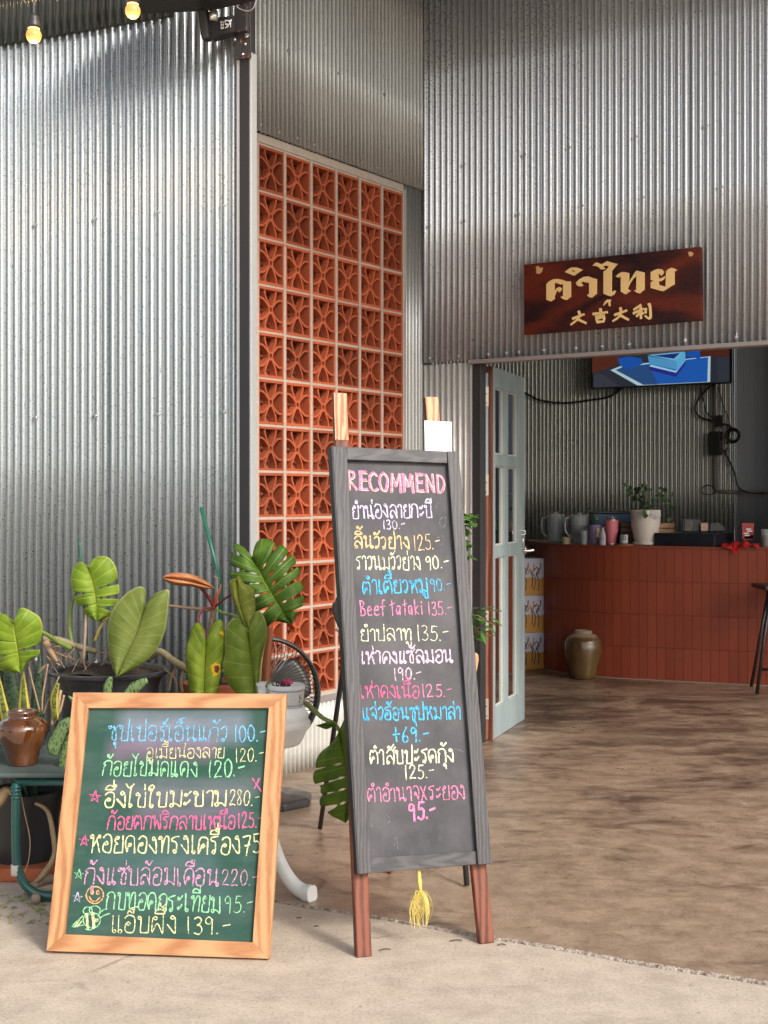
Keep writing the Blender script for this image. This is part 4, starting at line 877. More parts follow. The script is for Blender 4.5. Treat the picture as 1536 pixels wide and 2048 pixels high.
stem(pB, [q5(-20, 630, 4.70), q5(140, 650, 4.72), q5(300, 668, 4.74), q5(500, 690, 4.75)], (.005, .0055), M_BSTEM)
# cane that creeps from the black pot towards the terracotta pot
stem(pA, [q4(1300, 1180, 4.74), q4(1390, 1110, 4.70), q4(1470, 1150, 4.68), q5(160, 1080, 4.68), q5(240, 1130, 4.70), q5(300, 1170, 4.74)], (.012, .0135), M_CANE, label='fat banded creeping cane')
stem(pA, [q5(210, 1150, 4.72), q5(170, 1240, 4.72), q5(155, 1340, 4.72)], .0045, M_BSTEM, 'aerial_root', 6)
stem(pA, [q5(110, 1160, 4.72), q5(200, 1240, 4.72), q5(220, 1350, 4.72)], .004, M_BSTEM, 'aerial_root', 6)
stem(pA, [q5(270, 1160, 4.72), q5(250, 1260, 4.72), q5(260, 1350, 4.72)], .006, M_BSTEM, 'aerial_root', 6)

# big split monstera ---------------------------------------------------------------------
pC = thing('monstera', 'large monstera with a big deeply split leaf and one leaf hanging behind the black easel', 'plant', Vector((q5(640, 1300, 4.98).x, 4.98, 0)))
c_ = pC.location.copy()
mb = MB(); mb.lathe(c_, [(.07, 0), (.075, .01), (.095, .20), (.10, .20), (.10, .215), (.092, .215), (.09, .19), (.01, .19)], 32); mb.build('pot', M_POT, pC, auto=45)
leaf(pC, L_MOND, (815, 268), [(800, 235), (765, 185), (710, 155), (660, 158), (648, 200), (655, 250), (645, 330), (652, 430), (735, 520), (800, 600), (855, 720), (880, 790), (950, 830), (1000, 780), (1080, 790), (1150, 802)],
     [(830, 245), (840, 190), (870, 130), (930, 108), (1000, 125), (1100, 185), (1165, 260), (1205, 340), (1215, 430), (1248, 560), (1238, 630), (1220, 700), (1185, 722), (1165, 770), (1150, 802)], [(815, 268), (860, 330), (950, 500), (1060, 680), (1150, 802)], z5, K5, 4.78, -.10, .05,
     [(0, .20, .5, .028), (0, .33, .35, .03, .012), (0, .45, .40, .028, .012), (0, .57, .40, .03, .012), (0, .70, .38, .035, .012), (0, .84, .45, .035), (1, .30, .62, .022, .010), (1, .42, .55, .020, .012), (1, .52, .50, .022, .012), (1, .62, .45, .025, .012), (1, .74, .42, .028, .010), (1, .86, .5, .03)], nv=13, mp=1.25, wave=.004)
stem(pC, [q5(815, 268, 4.78), q5(780, 240, 4.86), q5(740, 420, 4.93), q5(700, 900, 4.97), q5(660, 1400, 4.98), Vector((c_.x, c_.y, .2))], (.006, .011), M_STEM)
z7 = (520, 1400); K7 = 4.042; q7 = lambda x, y, Y: P(z7[0] + x / K7, z7[1] + y / K7, Y)
leaf(pC, L_MON, (640, 245), [(625, 275), (600, 320), (560, 368), (490, 425), (445, 500), (428, 580), (440, 690), (490, 700), (482, 780), (490, 860), (570, 932), (630, 960), (690, 995)],
     [(660, 200), (700, 130), (760, 140), (850, 250), (880, 450), (860, 650), (800, 850), (740, 940), (690, 995)], [(640, 245), (680, 440), (712, 620), (718, 800), (690, 995)], z7, K7, 4.22, -.03, .03,
     [(0, .40, .62, .015, .012), (0, .54, .35, .03, .014), (0, .66, .5, .018, .012), (0, .79, .45, .05, .012), (1, .4, .4, .03), (1, .6, .4, .03)], nv=11, mp=1.15)
leaf(pC, L_MOND, (640, 240), [(600, 215), (540, 235), (500, 225), (452, 206)], [(600, 180), (540, 180), (490, 195), (452, 206)], [(640, 240), (560, 205), (452, 206)], z7, K7, 4.24, .0, .012, nv=4, mp=1)
stem(pC, [q7(640, 245, 4.22), q7(595, 188, 4.27), q7(500, 140, 4.38), q7(345, 15, 4.62), q7(200, 60, 4.85), Vector((c_.x + .01, c_.y, .2))], (.006, .010), M_STEM)
# tall thin green stake between the plants
sk = thing('garden_stake', 'tall thin dark green garden stake leaning between the plants', 'stake', Vector((q5(610, 900, 4.84).x, 4.84, 0)))
mb = MB(); a = P(402, 1015, 4.86); b = P(440, 1160, 4.84); c = Vector((pC.location.x - .03, pC.location.y - .02, .21)); mb.tube([a, b, c], .0065, 8)
M_SK = simple('green_cane', (.010, .12, .075), .3); mb.build('cane', M_SK, sk, smooth=True)
mb = MB(); mb.tube(crom([P(425, 1150, 4.82), P(432, 1155, 4.81), P(440, 1157, 4.82), P(436, 1165, 4.83), P(445, 1172, 4.84)], 4), .0011, 5); mb.build('wire_tie', M_DRY, sk)
# snake plants and mottled leaves --------------------------------------------------------------
def blade(parent, mat, pts, ws, Y, name='leaf', curl=.006):
    """upright strap leaf, photo pixel centre line + half widths in px"""
    C_ = crom([Vector((x, y, 0)) for x, y in pts], 4); n = len(C_); mb = MB(); vs = []; uv = {}
    Ws = resample([Vector((w, i, 0)) for i, w in enumerate(ws)], [i / (n - 1) for i in range(n)])
    W2 = []
    for i in range(n):
        f = i / (n - 1) * (len(ws) - 1); a = int(min(f, len(ws) - 2)); W2.append(ws[a] + (ws[a + 1] - ws[a]) * (f - a))
    for i, p in enumerate(C_):
        t = (C_[min(i + 1, n - 1)] - C_[max(i - 1, 0)]).normalized(); q_ = Vector((-t.y, t.x, 0))
        for j in range(5):
            e = (j / 4 * 2 - 1); w = q_ * (W2[i] * e); uv[len(vs)] = (i / (n - 1), abs(e)); vs.append(P(p.x + w.x, p.y + w.y, Y - curl * (1 - e * e) + .0))
    fs = []
    for i in range(n - 1):
        for j in range(4): a = i * 5 + j; fs.append((a, a + 1, a + 6, a + 5))
    mb.add(vs, fs); mb.uv = uv; return mb.build(name, mat, parent, smooth=True, solid=.002)
sn = NT('snake_leaf'); n = sn.noise(sn.map((1, 1, 2.2)), 32, 3, .5, 2.5); sn.set(color=sn.ramp(n, [(.45, (.012, .030, .014)), (.56, (.05, .09, .045))]), rough=.45)
sny = NT('yellow_edged_leaf'); uv = sny.n('ShaderNodeSeparateXYZ'); sny.l(sny.tc.outputs['UV'], uv.inputs[0]); n = sny.noise(sny.map((1, 1, 3)), 38, 3, .5, 1.5)
sny.set(color=sny.mix(sny.ramp(uv.outputs[1], [(.52, 0), (.56, 1)]), sny.ramp(n, [(.42, (.03, .06, .01)), (.6, (.16, .20, .035))]), (.52, .38, .05)), rough=.42)
sp = NT('mottled_leaf'); n = sp.voro(sp.map((1, 1, .6)), 130); sp.set(color=sp.ramp(n, [(.22, (.025, .055, .020)), (.5, (.13, .20, .07))]), rough=.35)
pD = thing('snake_plant', 'snake plant with dark banded and yellow edged leaves behind the brown jar', 'plant', (-1.27, 4.62, 0))
for a_ in ((sn.m, [(75, 1490), (76, 1390), (80, 1308)], [14, 13, 2], 4.72), (sn.m, [(22, 1520), (24, 1420), (16, 1322)], [20, 20, 9], 4.74), (sn.m, [(-10, 1500), (-6, 1400), (2, 1322)], [20, 16, 3], 4.78), (sn.m, [(3, 1480), (-4, 1410), (-12, 1330)], [16, 14, 5], 4.66), (sny.m, [(50, 1500), (48, 1415), (46, 1342)], [9, 12, 1], 4.60), (sny.m, [(24, 1500), (8, 1420), (-6, 1340)], [7, 9, 2], 4.58), (sn.m, [(72, 1600), (60, 1560), (45, 1580)], [10, 9, 3], 4.7)):
    blade(pD, a_[0], a_[1], a_[2], a_[3])
for a_ in (((24, 1580), (60, 1650)), ((50, 1570), (66, 1640)), ((70, 1560), (80, 1650))):
    blade(pD, sn.m, [a_[1], lerp2(*a_, .5), a_[0]], [5, 6, 2], 4.62)
mb = MB(); k_ = Vector((P(50, 1700, 4.66).x, 4.66, 0)); PR = 70 * 4.66 / F
mb.lathe(k_ + Z * .02, [(PR * .80, 0), (PR * .84, .02), (PR, .24), (PR * 1.06, .242), (PR * 1.07, .262), (PR * 1.0, .262), (PR * .97, .23), (.01, .23)], 48); mb.build('pot', M_POT, pD, auto=45)
mb = MB(); hx = .145; mb.prism([k_ + Vector((x, y, .001)) for x, y in ((-hx, -hx), (hx * .75, -hx), (hx, -hx * .4), (hx, hx), (-hx, hx))], Z * .045); mb.build('saucer', M_TERRA, pD, bevel=.006, label='square terracotta tray under the black pot')
pE = thing('mottled_leaf_plant', 'small plant with spotted fleshy green leaves drooping over the stand edge', 'plant', (-1.02, 4.42, tz))
for pts, ws in (([(160, 1436), (130, 1450), (112, 1485), (108, 1512)], [5, 12, 13, 5]), ([(162, 1450), (140, 1480), (128, 1520), (124, 1548)], [5, 10, 12, 6]), ([(160, 1470), (148, 1510), (132, 1540), (106, 1546)], [4, 8, 8, 3]), ([(104, 1475), (100, 1492), (104, 1508)], [3, 6, 4])):
    blade(pE, sp.m, pts, ws, 4.36 + R.uniform(0, .04), curl=.004)
for pts, ws in (([(214, 1400), (216, 1372), (222, 1354)], [8, 9, 3]), ([(250, 1400), (270, 1375), (295, 1360)], [9, 12, 5]), ([(158, 1412), (145, 1400), (137, 1392)], [6, 4, 1])):
    blade(pE, sp.m, pts, ws, 4.40, curl=.004)
blade(pA, sny.m, [(112, 1440), (108, 1400), (116, 1366)], [5, 8, 3], 4.58, name='dead_leaf'); 
blade(pA, M_DRY, [(103, 1450), (112, 1420), (122, 1380)], [2, 6, 2], 4.59, name='dead_leaf'); blade(pA, M_DRY, [(104, 1452), (120, 1420), (128, 1390)], [2, 3, 2], 4.6, name='dead_leaf')
# dry dead leaves hanging under the stand
mb = thing('dead_leaf', 'long pale curled dead leaf hanging from the lower black pot', 'dead leaf', P(80, 1600, 4.44))
blade(mb, M_DRY, [(70, 1606), (95, 1622), (106, 1668), (108, 1710), (90, 1745), (64, 1772)], [3, 4, 5, 4, 6, 3], 4.40, curl=.01)
m2 = thing('dead_leaf', 'broad crumpled dead leaf at the left edge of the lower black pot', 'dead leaf', P(10, 1590, 4.46))
blade(m2, M_DRY, [(-10, 1615), (4, 1592), (16, 1580), (22, 1590)], [10, 14, 8, 3], 4.40, curl=.02)
m3 = thing('dry_twig', 'thin dry bent twig below the green stand', 'twig', P(40, 1580, 4.40))
mb = MB(); mb.tube(crom([P(40, 1580, 4.38), P(50, 1630, 4.38), P(60, 1680, 4.36), P(56, 1725, 4.34), P(42, 1756, 4.30)], 5), .0017, 5); mb.build('twig', M_DRY, m3)
M_ROOT = simple('pale_branch', (.33, .25, .18), .8, var=.4, scale=20, bump=.4)
b1 = thing('branch', 'two short grey brown branches lying on the ground behind the green board', 'branch', ground_pt(90, 1800))
mb = MB(); mb.tube(crom([ground_pt(58, 1795) + Z * .02, ground_pt(90, 1775) + Z * .025, ground_pt(150, 1765) + Z * .02], 4), .016, 8); mb.build('branch', M_ROOT, b1, smooth=True)
mb = MB(); mb.tube(crom([ground_pt(72, 1812) + Z * .02, ground_pt(80, 1795) + Z * .02, ground_pt(150, 1780) + Z * .02], 4), .014, 8); mb.build('branch', M_ROOT, b1, smooth=True)
mb = MB()
for i in range(120):
    p = ground_pt(R.uniform(-10, 140), R.uniform(1790, 1850)); t = R.uniform(0, pi); d_ = Vector((cos(t), sin(t), 0)) * R.uniform(.004, .014); n_ = Vector((-d_.y, d_.x, 0)) * .35
    mb.add([p - d_ + Z * .003, p + n_ + Z * .006, p + d_ + Z * .004, p - n_ + Z * .003], [(0, 1, 2, 3)])
for i in range(34):
    p = ground_pt(R.uniform(60, 1500), R.uniform(1860, 2040)); t = R.uniform(0, pi); d_ = Vector((cos(t), sin(t), 0)) * R.uniform(.002, .006); n_ = Vector((-d_.y, d_.x, 0)) * .4
    mb.add([p - d_ + Z * .002, p + n_ + Z * .003, p + d_ + Z * .003, p - n_ + Z * .002], [(0, 1, 2, 3)])
o = mb.build('leaf_litter', simple('leaf_litter', (.22, .24, .08), .8, var=.6, scale=50)); o['kind'] = 'stuff'; tag(o, 'scattered green and brown leaf litter on the concrete by the stand leg', 'leaf litter')
# ------------------------------------------------------------------ white pedestal with small pots
M_PED = simple('weathered_white_cement', (.84, .82, .78), .7, var=.22, scale=9, bump=.3)
pd = ground_pt(545, 1700); pd = Vector(((530 - CX) / F * 4.42, 4.42, 0)); pp = thing('pedestal_table', 'white weathered cement pedestal with curved feet behind the green board', 'pedestal', pd)
s44 = 4.42 / F; zz = lambda y, Y=4.42: H + (HY - y) / F * Y
prof = [(24, 1700), (18, 1640), (17, 1560), (22, 1500), (50, 1492), (70, 1487), (75, 1480), (83, 1462), (90, 1452), (91, 1444), (88, 1440), (86, 1436), (88, 1430), (84, 1423), (80, 1418), (76, 1414), (10, 1413)]
mb = MB(); mb.lathe((pd.x, pd.y, 0), [(r * s44, zz(y)) for r, y in prof], 48); mb.build('top_and_column', M_PED, pp, auto=60)
def sabre(ang):
    d_ = Vector((cos(ang), sin(ang), 0)); mb = MB(); L_ = [(.0, .30, .03), (.018, .22, .03), (.045, .145, .03), (.08, .085, .028), (.125, .043, .027), (.17, .027, .026), (.205, .027, .024)]
    pts = crom([Vector((r, z, 0)) for r, z, w in L_], 4); rings = []; n = len(pts)
    for i, p in enumerate(pts):
        t = (pts[min(i + 1, n - 1)] - pts[max(i - 1, 0)]).normalized(); nn = Vector((-t.y, t.x, 0)); sd_ = Vector((-d_.y, d_.x, 0)); h = .016 + .006 * i / n if i < n - 4 else .025; ww = .015 + .009 * i / n
        c = pd + d_ * p.x + Z * p.y; q_ = d_ * nn.x + Z * nn.y
        for a, b in ((-.6, -1), (.6, -1), (1, -.6), (1, .6), (.6, 1), (-.6, 1), (-1, .6), (-1, -.6)): rings.append(c + sd_ * (ww * a) + q_ * (h * b))
    fs = [(i * 8 + k, i * 8 + (k + 1) % 8, i * 8 + 8 + (k + 1) % 8, i * 8 + 8 + k) for i in range(n - 1) for k in range(8)] + [tuple(range(7, -1, -1)), tuple((n - 1) * 8 + k for k in range(8))]
    for i, v in enumerate(rings): rings[i] = Vector((v.x, v.y, max(v.z, .001)))
    mb.add(rings, fs); return mb.build('foot', M_PED, pp, auto=50)
for an in (-38, 100, 200): sabre(radians(an))
M_WPOT = simple('white_glazed_pot', (.62, .61, .59), .3, var=.06); M_LINE = simple('blue_glaze', (.05, .06, .14), .4)
pw = Vector(((573 - CX) / F * 4.42, 4.42, zz(1413))); wp = thing('flower_pot', 'small white glazed pot with thin blue lines and a pink flower on the pedestal', 'flower pot', pw)
mb = MB(); mb.lathe(pw, [(r * s44, zz(y) - pw.z) for r, y in ((30, 1413), (33, 1411), (35.5, 1385), (36, 1378), (38, 1377), (38, 1370), (36, 1368.5), (33.5, 1370), (32, 1376), (4, 1377))], 40); mb.build('pot', M_WPOT, wp, auto=55)
mb = MB()
for y, r in ((1379.5, 36.2), (1408, 33.9)): mb.lathe(pw, [(r * s44, zz(y) - pw.z - .0008), (r * s44 + .0006, zz(y) - pw.z), (r * s44, zz(y) - pw.z + .0008)], 40)
for a, b in (((597, 1381), (600, 1396)), ((594, 1392), (603, 1398)), ((597, 1400), (599, 1404))):
    mb.tube([P(a[0], a[1], 4.385), P(b[0], b[1], 4.385)], .0016, 5)
mb.build('painted_lines', M_LINE, wp)['kind'] = 'stuff'
mb = MB()
for i in range(60):
    c = P(R.uniform(552, 580), R.uniform(1364, 1374), 4.42 + R.uniform(-.02, .02)); mb.lathe(c, [(.001, -.003), (R.uniform(.002, .0045), 0), (.001, .003)], 5)
mb.build('dark_sprigs', simple('dark_purple_leaf', (.06, .02, .03), .6, var=.5), wp)['kind'] = 'stuff'
mb = MB(); c = P(577, 1366, 4.40)
for i in range(26):
    a = R.uniform(0, 6.28); e = c + Vector((cos(a) * .012, sin(a) * .008, R.uniform(-.004, .010))); mb.add([c, e + Vector((.004, 0, .002)), e + Vector((0, 0, .005)), e + Vector((-.004, 0, -.001))], [(0, 1, 2, 3)])
mb.build('flower', simple('pink_flower', (.62, .03, .10), .6, var=.5, scale=60), wp)
p2 = Vector(((526 - CX) / F * 4.44, 4.47, zz(1413))); w2 = thing('flower_pot', 'small white pot with a blue line half hidden behind the green board', 'flower pot', p2)
mb = MB(); mb.lathe(p2, [(12 * s44, 0), (14 * s44, .06), (16 * s44, .062), (16 * s44, .072), (13 * s44, .072), (2 * s44, .06)], 24); mb.build('pot', M_WPOT, w2, auto=55)
blade(w2, L_OLV, [(531, 1373), (540, 1367), (548, 1372)], [3, 5, 1], 4.45)
d2 = thing('dry_bark_leaf', 'long hanging orange brown dry leaf beside the green heart leaf', 'dry leaf', P(535, 1300, 4.6))
M_BRK = simple('orange_dry_leaf', (.38, .125, .045), .7, var=.22, scale=18, bump=.3)
blade(d2, M_BRK, [(540, 1254), (538, 1285), (534, 1320), (532, 1370)], [5, 6, 8, 6], 4.60, curl=.015)
blade(d2, simple('yellow_dry_leaf', (.55, .38, .12), .6), [(526, 1290), (520, 1330), (518, 1366)], [3, 4, 3], 4.57)

# standing fan behind the pedestal ---------------------------------------------------
M_BPL = simple('black_plastic', (.03, .03, .03), .38, var=.2); M_FBL = simple('dark_fan_blade', (.035, .032, .03), .35)
fc = P(528, 1388, 5.62); fn = thing('electric_fan', 'black electric pedestal fan with mesh guard in front of the clay blocks', 'fan', (fc.x, fc.y, 0))
fr_ = .232; fx = U2(.80, .25); fy = Vector((-fx.y, fx.x, 0)); fax = (fx, Z, -fy)     # fan axis points to the viewer
mb = MB()
for dz_, rr in ((0, fr_), (.06, fr_ * .99)): mb.tube([fc + fx * (rr * cos(a)) + Z * (rr * sin(a)) + fy * (dz_ - .03) for a in [2 * pi * k / 48 for k in range(49)]], .005, 6, caps=False)
mb.tube([fc + fx * (fr_ * cos(a)) + Z * (fr_ * sin(a)) for a in [2 * pi * k / 48 for k in range(49)]], .010, 6, caps=False)
mb.build('guard_rim', M_BPL, fn, smooth=True)
mb = MB()
for sgn in (-1, 1):
    for k_ in range(72):
        a = 2 * pi * k_ / 72; sw = .5 * sgn; pts = []
        for q_ in range(7):
            f = q_ / 6; rr = .04 + (fr_ - .04) * f; aa = a + sw * (1 - f); pts.append(fc + fx * (rr * cos(aa)) + Z * (rr * sin(aa)) + fy * sgn * (-.075 + .055 * f * f) * (1 if sgn > 0 else 1))
        mb.tube(pts, .0020, 3, caps=False)
o = mb.build('guard_wires', M_BPL, fn); o['kind'] = 'stuff'
for b_ in range(3):
    mb = MB(); vs = []; fs = []
    for i in range(8):
        for j in range(7):
            rr = .035 + .165 * i / 7; wd = .55 + .35 * sin(pi * i / 7); aa = 2 * pi * b_ / 3 + .4 + wd * (j / 6 - .5) * 1.5
            vs.append(fc + fx * (rr * cos(aa)) + Z * (rr * sin(aa)) + fy * ((j / 6 - .5) * .035))
    for i in range(7):
        for j in range(6): a = i * 7 + j; fs.append((a, a + 1, a + 8, a + 7))
    mb.add(vs, fs); mb.build('blade', M_FBL, fn, smooth=True, solid=.003)
mb = MB(); mb.lathe(fc - fy * .075, [(.0, -.012), (.035, -.010), (.04, 0)], 20, axis=fax); mb.build('hub', M_BPL, fn)
mb = MB(); mb.lathe(fc + fy * .13, [(.03, -.07), (.055, -.05), (.06, .02), (.05, .06), (.02, .07)], 20, axis=fax); mb.build('motor_housing', M_BPL, fn, smooth=True)
base = ground_pt(565, 1600); mb = MB(); mb.tube([fc + fy * .12, Vector((fc.x + fy.x * .12, fc.y + fy.y * .12, .05))], .014, 10); mb.build('pole', M_BPL, fn)
bx = Vector((fc.x + .03, fc.y + .06, 0)); mb = MB(); mb.lathe(bx, [(.165, 0), (.175, .006), (.175, .028), (.165, .040), (.05, .052), (.03, .07)], 8, axis=(U2(.92, .38), U2(-.38, .92), Z)); mb.build('base', M_BPL, fn, bevel=.008)

# black stool frame seen either side of the easel ------------------------------------------
def rod(name, pts, r, mat, par, seg=8): mb = MB(); mb.tube(pts, r, seg); return mb.build(name, mat, par, smooth=True)
stl = thing('bar_chair', 'black metal bar chair with tan seat standing behind the black easel board', 'bar chair', (.02, 4.7, 0))
M_ROD = simple('satin_black_tube', (.018, .018, .02), .3); M_TAN = wood('tan_plywood', (.42, .20, .09), (.60, .33, .17), .45, 'Z', 8)
A1, A2 = P(692, 1285, 4.72), P(714, 1795, 4.347); A2.z = .005; B1 = P(692, 1295, 4.75); B2 = ground_pt(640, 1660)
o_ = Vector((.36, .10, 0))
for q_, off_ in ((0, Vector((0, 0, 0))), (1, o_)):
    rod('leg', [A1 + off_, A2 + off_ + Z * .005], .0095, M_ROD, stl); rod('leg', [B1 + off_, B2 + off_ + Z * .008], .0095, M_ROD, stl)
    a = A1 + off_; rod('back_upright', crom([a, a + Vector((-.012, .01, .06)), a + Vector((-.030, .03, .14)), a + Vector((-.020, .04, .155))], 3), .009, M_ROD, stl)
rod('crossbar', [A1.lerp(A2, .55), A1.lerp(A2, .55) + o_], .008, M_ROD, stl); rod('crossbar', [B1.lerp(B2, .55), B1.lerp(B2, .55) + o_], .008, M_ROD, stl)
rod('side_brace', [P(688, 1352, 4.74), P(706, 1357, 4.70)], .006, M_ROD, stl)
mb = MB(); ctr = (A1 + B1) / 2 + o_ / 2; se = Plane(P(942, 1372, 4.76), (1, .1, 0), (0, .05, 1))
mb.prism([P(x, y, 4.76) for x, y in ((700, 1310), (952, 1306), (957, 1309), (958, 1320), (952, 1352), (947, 1372), (700, 1374))], Vector((-.003, .02, 0))); mb.build('seat_shell', M_TAN, stl, bevel=.004)
mb = MB(); mb.prism([P(x, y, 4.72) for x, y in ((664, 1206), (672, 1202), (700, 1205), (780, 1205), (780, 1285), (692, 1288), (684, 1280), (668, 1236), (663, 1220))], Vector((.005, .035, 0))); mb.build('back_pad', M_BPL, stl, bevel=.006)
mb = MB(); mb.lathe(P(679, 1259, 4.69), [(.008, -.002), (.009, .004), (.004, .014), (.002, .016)], 10, axis=(Vector((0, 1, 0)), Z, Vector((-1, -.2, 0)))); mb.build('knob', simple('pink_metal_knob', (.62, .33, .30), .3, .5), stl, smooth=True)

# leafy shrub between easel and door ------------------------------------------------------
sh = thing('leafy_shrub', 'small leaved green shrub growing behind the black easel beside the door post', 'shrub', (.36, 5.2, 0))
M_SHL = leafmat('shrub_leaf', (.045, .13, .02), (.11, .24, .05), (.20, .34, .09), 5, rough=.3)
M_SHD = leafmat('faded_shrub_leaf', (.13, .14, .04), (.22, .22, .07), (.26, .28, .1), 5)
def small_leaf(parent, c, L_, d_, mat, name='leaf'):
    d_ = d_.normalized(); up = Vector((0, 0, 1)) if abs(d_.z) < .9 else Vector((1, 0, 0)); sd_ = d_.cross(up).normalized(); nn = sd_.cross(d_); mb = MB(); vs = []; uv = {}
    for i in range(6):
        f = i / 5; w = L_ * .36 * sin(pi * min(1, f ** .8)) + .0003
        for e in (-1, 0, 1): uv[len(vs)] = (f, abs(e)); vs.append(c + d_ * (L_ * f) + sd_ * (w * e) + nn * (-.12 * L_ * f * f + (.06 * L_ if e else 0)))
    mb.add(vs, [(i * 3 + j, i * 3 + j + 1, i * 3 + j + 4, i * 3 + j + 3) for i in range(5) for j in range(2)]); mb.uv = uv; return mb.build(name, mat, parent, smooth=True)
main = [Vector((.30, 5.2, .1)), P(918, 1420, 5.2), P(915, 1280, 5.2), P(925, 1150, 5.2), P(922, 1060, 5.2), P(930, 1015, 5.2)]
mb = MB(); mb.tube(crom(main, 4), [.009 - .0004 * i for i in range(21)], 6); mb.tube(crom([P(915, 1280, 5.2), P(945, 1232, 5.15), P(975, 1242, 5.1), P(990, 1246, 5.08)], 3), .003, 5); mb.build('stem', M_BSTEM, sh, smooth=True)
for i in range(95):
    t = R.random()
    if i < 60: x, y = R.gauss(928, 9), R.uniform(1018, 1112); 
    else: x, y = R.uniform(925, 975), R.uniform(1214, 1275)
    if i < 60: x = min(max(x, 908), 948 - abs(y - 1050) * .25)
    a = R.uniform(0, 6.28); small_leaf(sh, P(x - 3, y + 3, 5.18 + R.uniform(-.05, .06)), R.uniform(.034, .058), Vector((cos(a) * .9 + .3, sin(a) * .7 - .4, R.uniform(-.6, .7))), M_SHL if y < 1240 or R.random() < .5 else M_SHD)
for (x, y, dx, dz) in ((985, 1222, 1, .1), (978, 1250, .8, -.5), (990, 1235, 1, -.6), (972, 1262, .4, -1)): small_leaf(sh, P(x - 10, y, 5.08), .055, Vector((dx, -.3, dz)), M_SHL)

# ------------------------------------------------------------------ carved sign
PS = Plane(BO + BN * .060, BD, Z)
M_SIGN = wood('dark_red_lacquered_wood', (.014, .003, .004), (.125, .017, .006), .34, 'X', 5, contrast=(.30, .80), bump=.15)
M_SIGN.node_tree.nodes['Principled BSDF'].inputs['Specular IOR Level'].default_value = .22
gold = NT('gold_paint'); gold.set(color=gold.mix(gold.noise(gold.map(), 12), (.74, .47, .17), (.86, .60, .27)), rough=.45, metal=.0); gold = gold.m
sg = thing('carved_sign', 'dark red carved wooden sign board with gold Thai and Chinese lettering above the opening', 'sign', PS.px(1230, 590))
mb = MB(); q_ = [PS.px(x, y) for x, y in ((1053, 671), (1052.5, 530.5), (1405, 495), (1407, 642))]; mb.prism(q_[::-1], PS.n * .026); bd = mb.build('board', M_SIGN, sg, bevel=.002)
PSF = Plane(PS.o + PS.n * .026, PS.u, PS.v)
def tri_poly(mb, pts, pl, o0, o1, mi=0):
    loc = [pl.loc(x, y) for x, y in pts]; ar = sum(loc[i][0] * loc[(i + 1) % len(loc)][1] - loc[(i + 1) % len(loc)][0] * loc[i][1] for i in range(len(loc)))
    if ar < 0: loc = loc[::-1]
    n = len(loc); tess = mathutils.geometry.tessellate_polygon([[Vector((a, b, 0)) for a, b in loc]])
    vs = [pl.at(a, b, o1) for a, b in loc] + [pl.at(a, b, o0) for a, b in loc]; fs = []
    for t in tess:
        t = tuple(t); a, b, c = [Vector((*loc[i], 0)) for i in t]
        if (b - a).cross(c - a).z < 0: t = t[::-1]
        fs.append(t)
    fs += [(i, n + i, n + (i + 1) % n, (i + 1) % n) for i in range(n)]
    mb.add(vs, fs, mi)
za = lambda L: [(1080 + x / 9.6, 510 + y / 9.6) for x, y in L]; zb = lambda L: [(1220 + x / 9.6, 500 + y / 9.6) for x, y in L]
GLY = [za([(130, 565), (180, 510), (260, 468), (350, 462), (440, 480), (520, 510), (598, 510), (600, 805), (515, 868), (450, 850), (400, 810), (450, 790), (450, 560), (400, 570), (340, 548), (285, 545), (285, 690), (330, 640), (380, 615), (432, 640), (410, 690), (375, 720), (350, 702), (368, 688), (340, 684), (310, 730), (285, 790), (285, 830), (300, 838), (215, 895), (130, 860)]),
 za([(480, 330), (580, 255), (640, 238), (720, 245), (832, 285), (660, 400)]),
 za([(695, 540), (760, 470), (850, 420), (940, 412), (1010, 440), (1098, 465), (1096, 745), (1000, 825), (945, 810), (908, 765), (950, 752), (950, 535), (880, 530), (820, 510), (802, 530), (815, 568), (845, 575), (810, 605), (760, 608), (715, 580)]),
 za([(1010, 210), (1060, 160), (1100, 145), (1150, 165), (1190, 182), (1220, 165), (1300, 118), (1390, 150), (1495, 175), (1440, 240), (1385, 310), (1380, 700), (1420, 705), (1430, 675), (1466, 700), (1430, 760), (1370, 795), (1300, 780), (1225, 745), (1225, 325), (1280, 285), (1330, 222), (1270, 205), (1230, 215), (1220, 240), (1270, 250), (1230, 282), (1170, 278), (1140, 240), (1070, 210)]),
 zb([(115, 510), (160, 470), (220, 430), (290, 425), (372, 445), (374, 560), (352, 640), (420, 540), (480, 440), (520, 398), (590, 415), (670, 435), (666, 760), (580, 840), (520, 820), (465, 780), (510, 770), (515, 500), (450, 560), (390, 650), (345, 740), (360, 765), (410, 780), (310, 855), (260, 830), (215, 800), (215, 520), (188, 508), (175, 520), (190, 540), (150, 530)]),
 zb([(790, 430), (850, 395), (930, 365), (1000, 375), (1037, 420), (1030, 460), (990, 500), (978, 478), (942, 450), (938, 550), (1000, 540), (1076, 500), (1050, 560), (1000, 600), (945, 606), (942, 668), (1075, 710), (1086, 410), (1130, 370), (1190, 343), (1250, 360), (1300, 390), (1242, 420), (1245, 660), (1030, 797), (920, 770), (788, 730), (790, 622), (842, 595), (790, 578)]),
 za([(1215, 980), (1250, 900), (1300, 855), (1367, 860), (1350, 920), (1357, 985), (1325, 985), (1325, 918), (1290, 918), (1250, 955)])]
for g_ in GLY: mb = MB(); tri_poly(mb, g_, PSF, -.002, .007); mb.build('carved_letter', gold, bd, bevel=.0014)
mb = MB(); tri_poly(mb, za([(610, 290), (632, 290), (687, 320), (665, 332)]), PSF, .0065, .0076); mb.build('letter_hole', M_SIGN, bd)
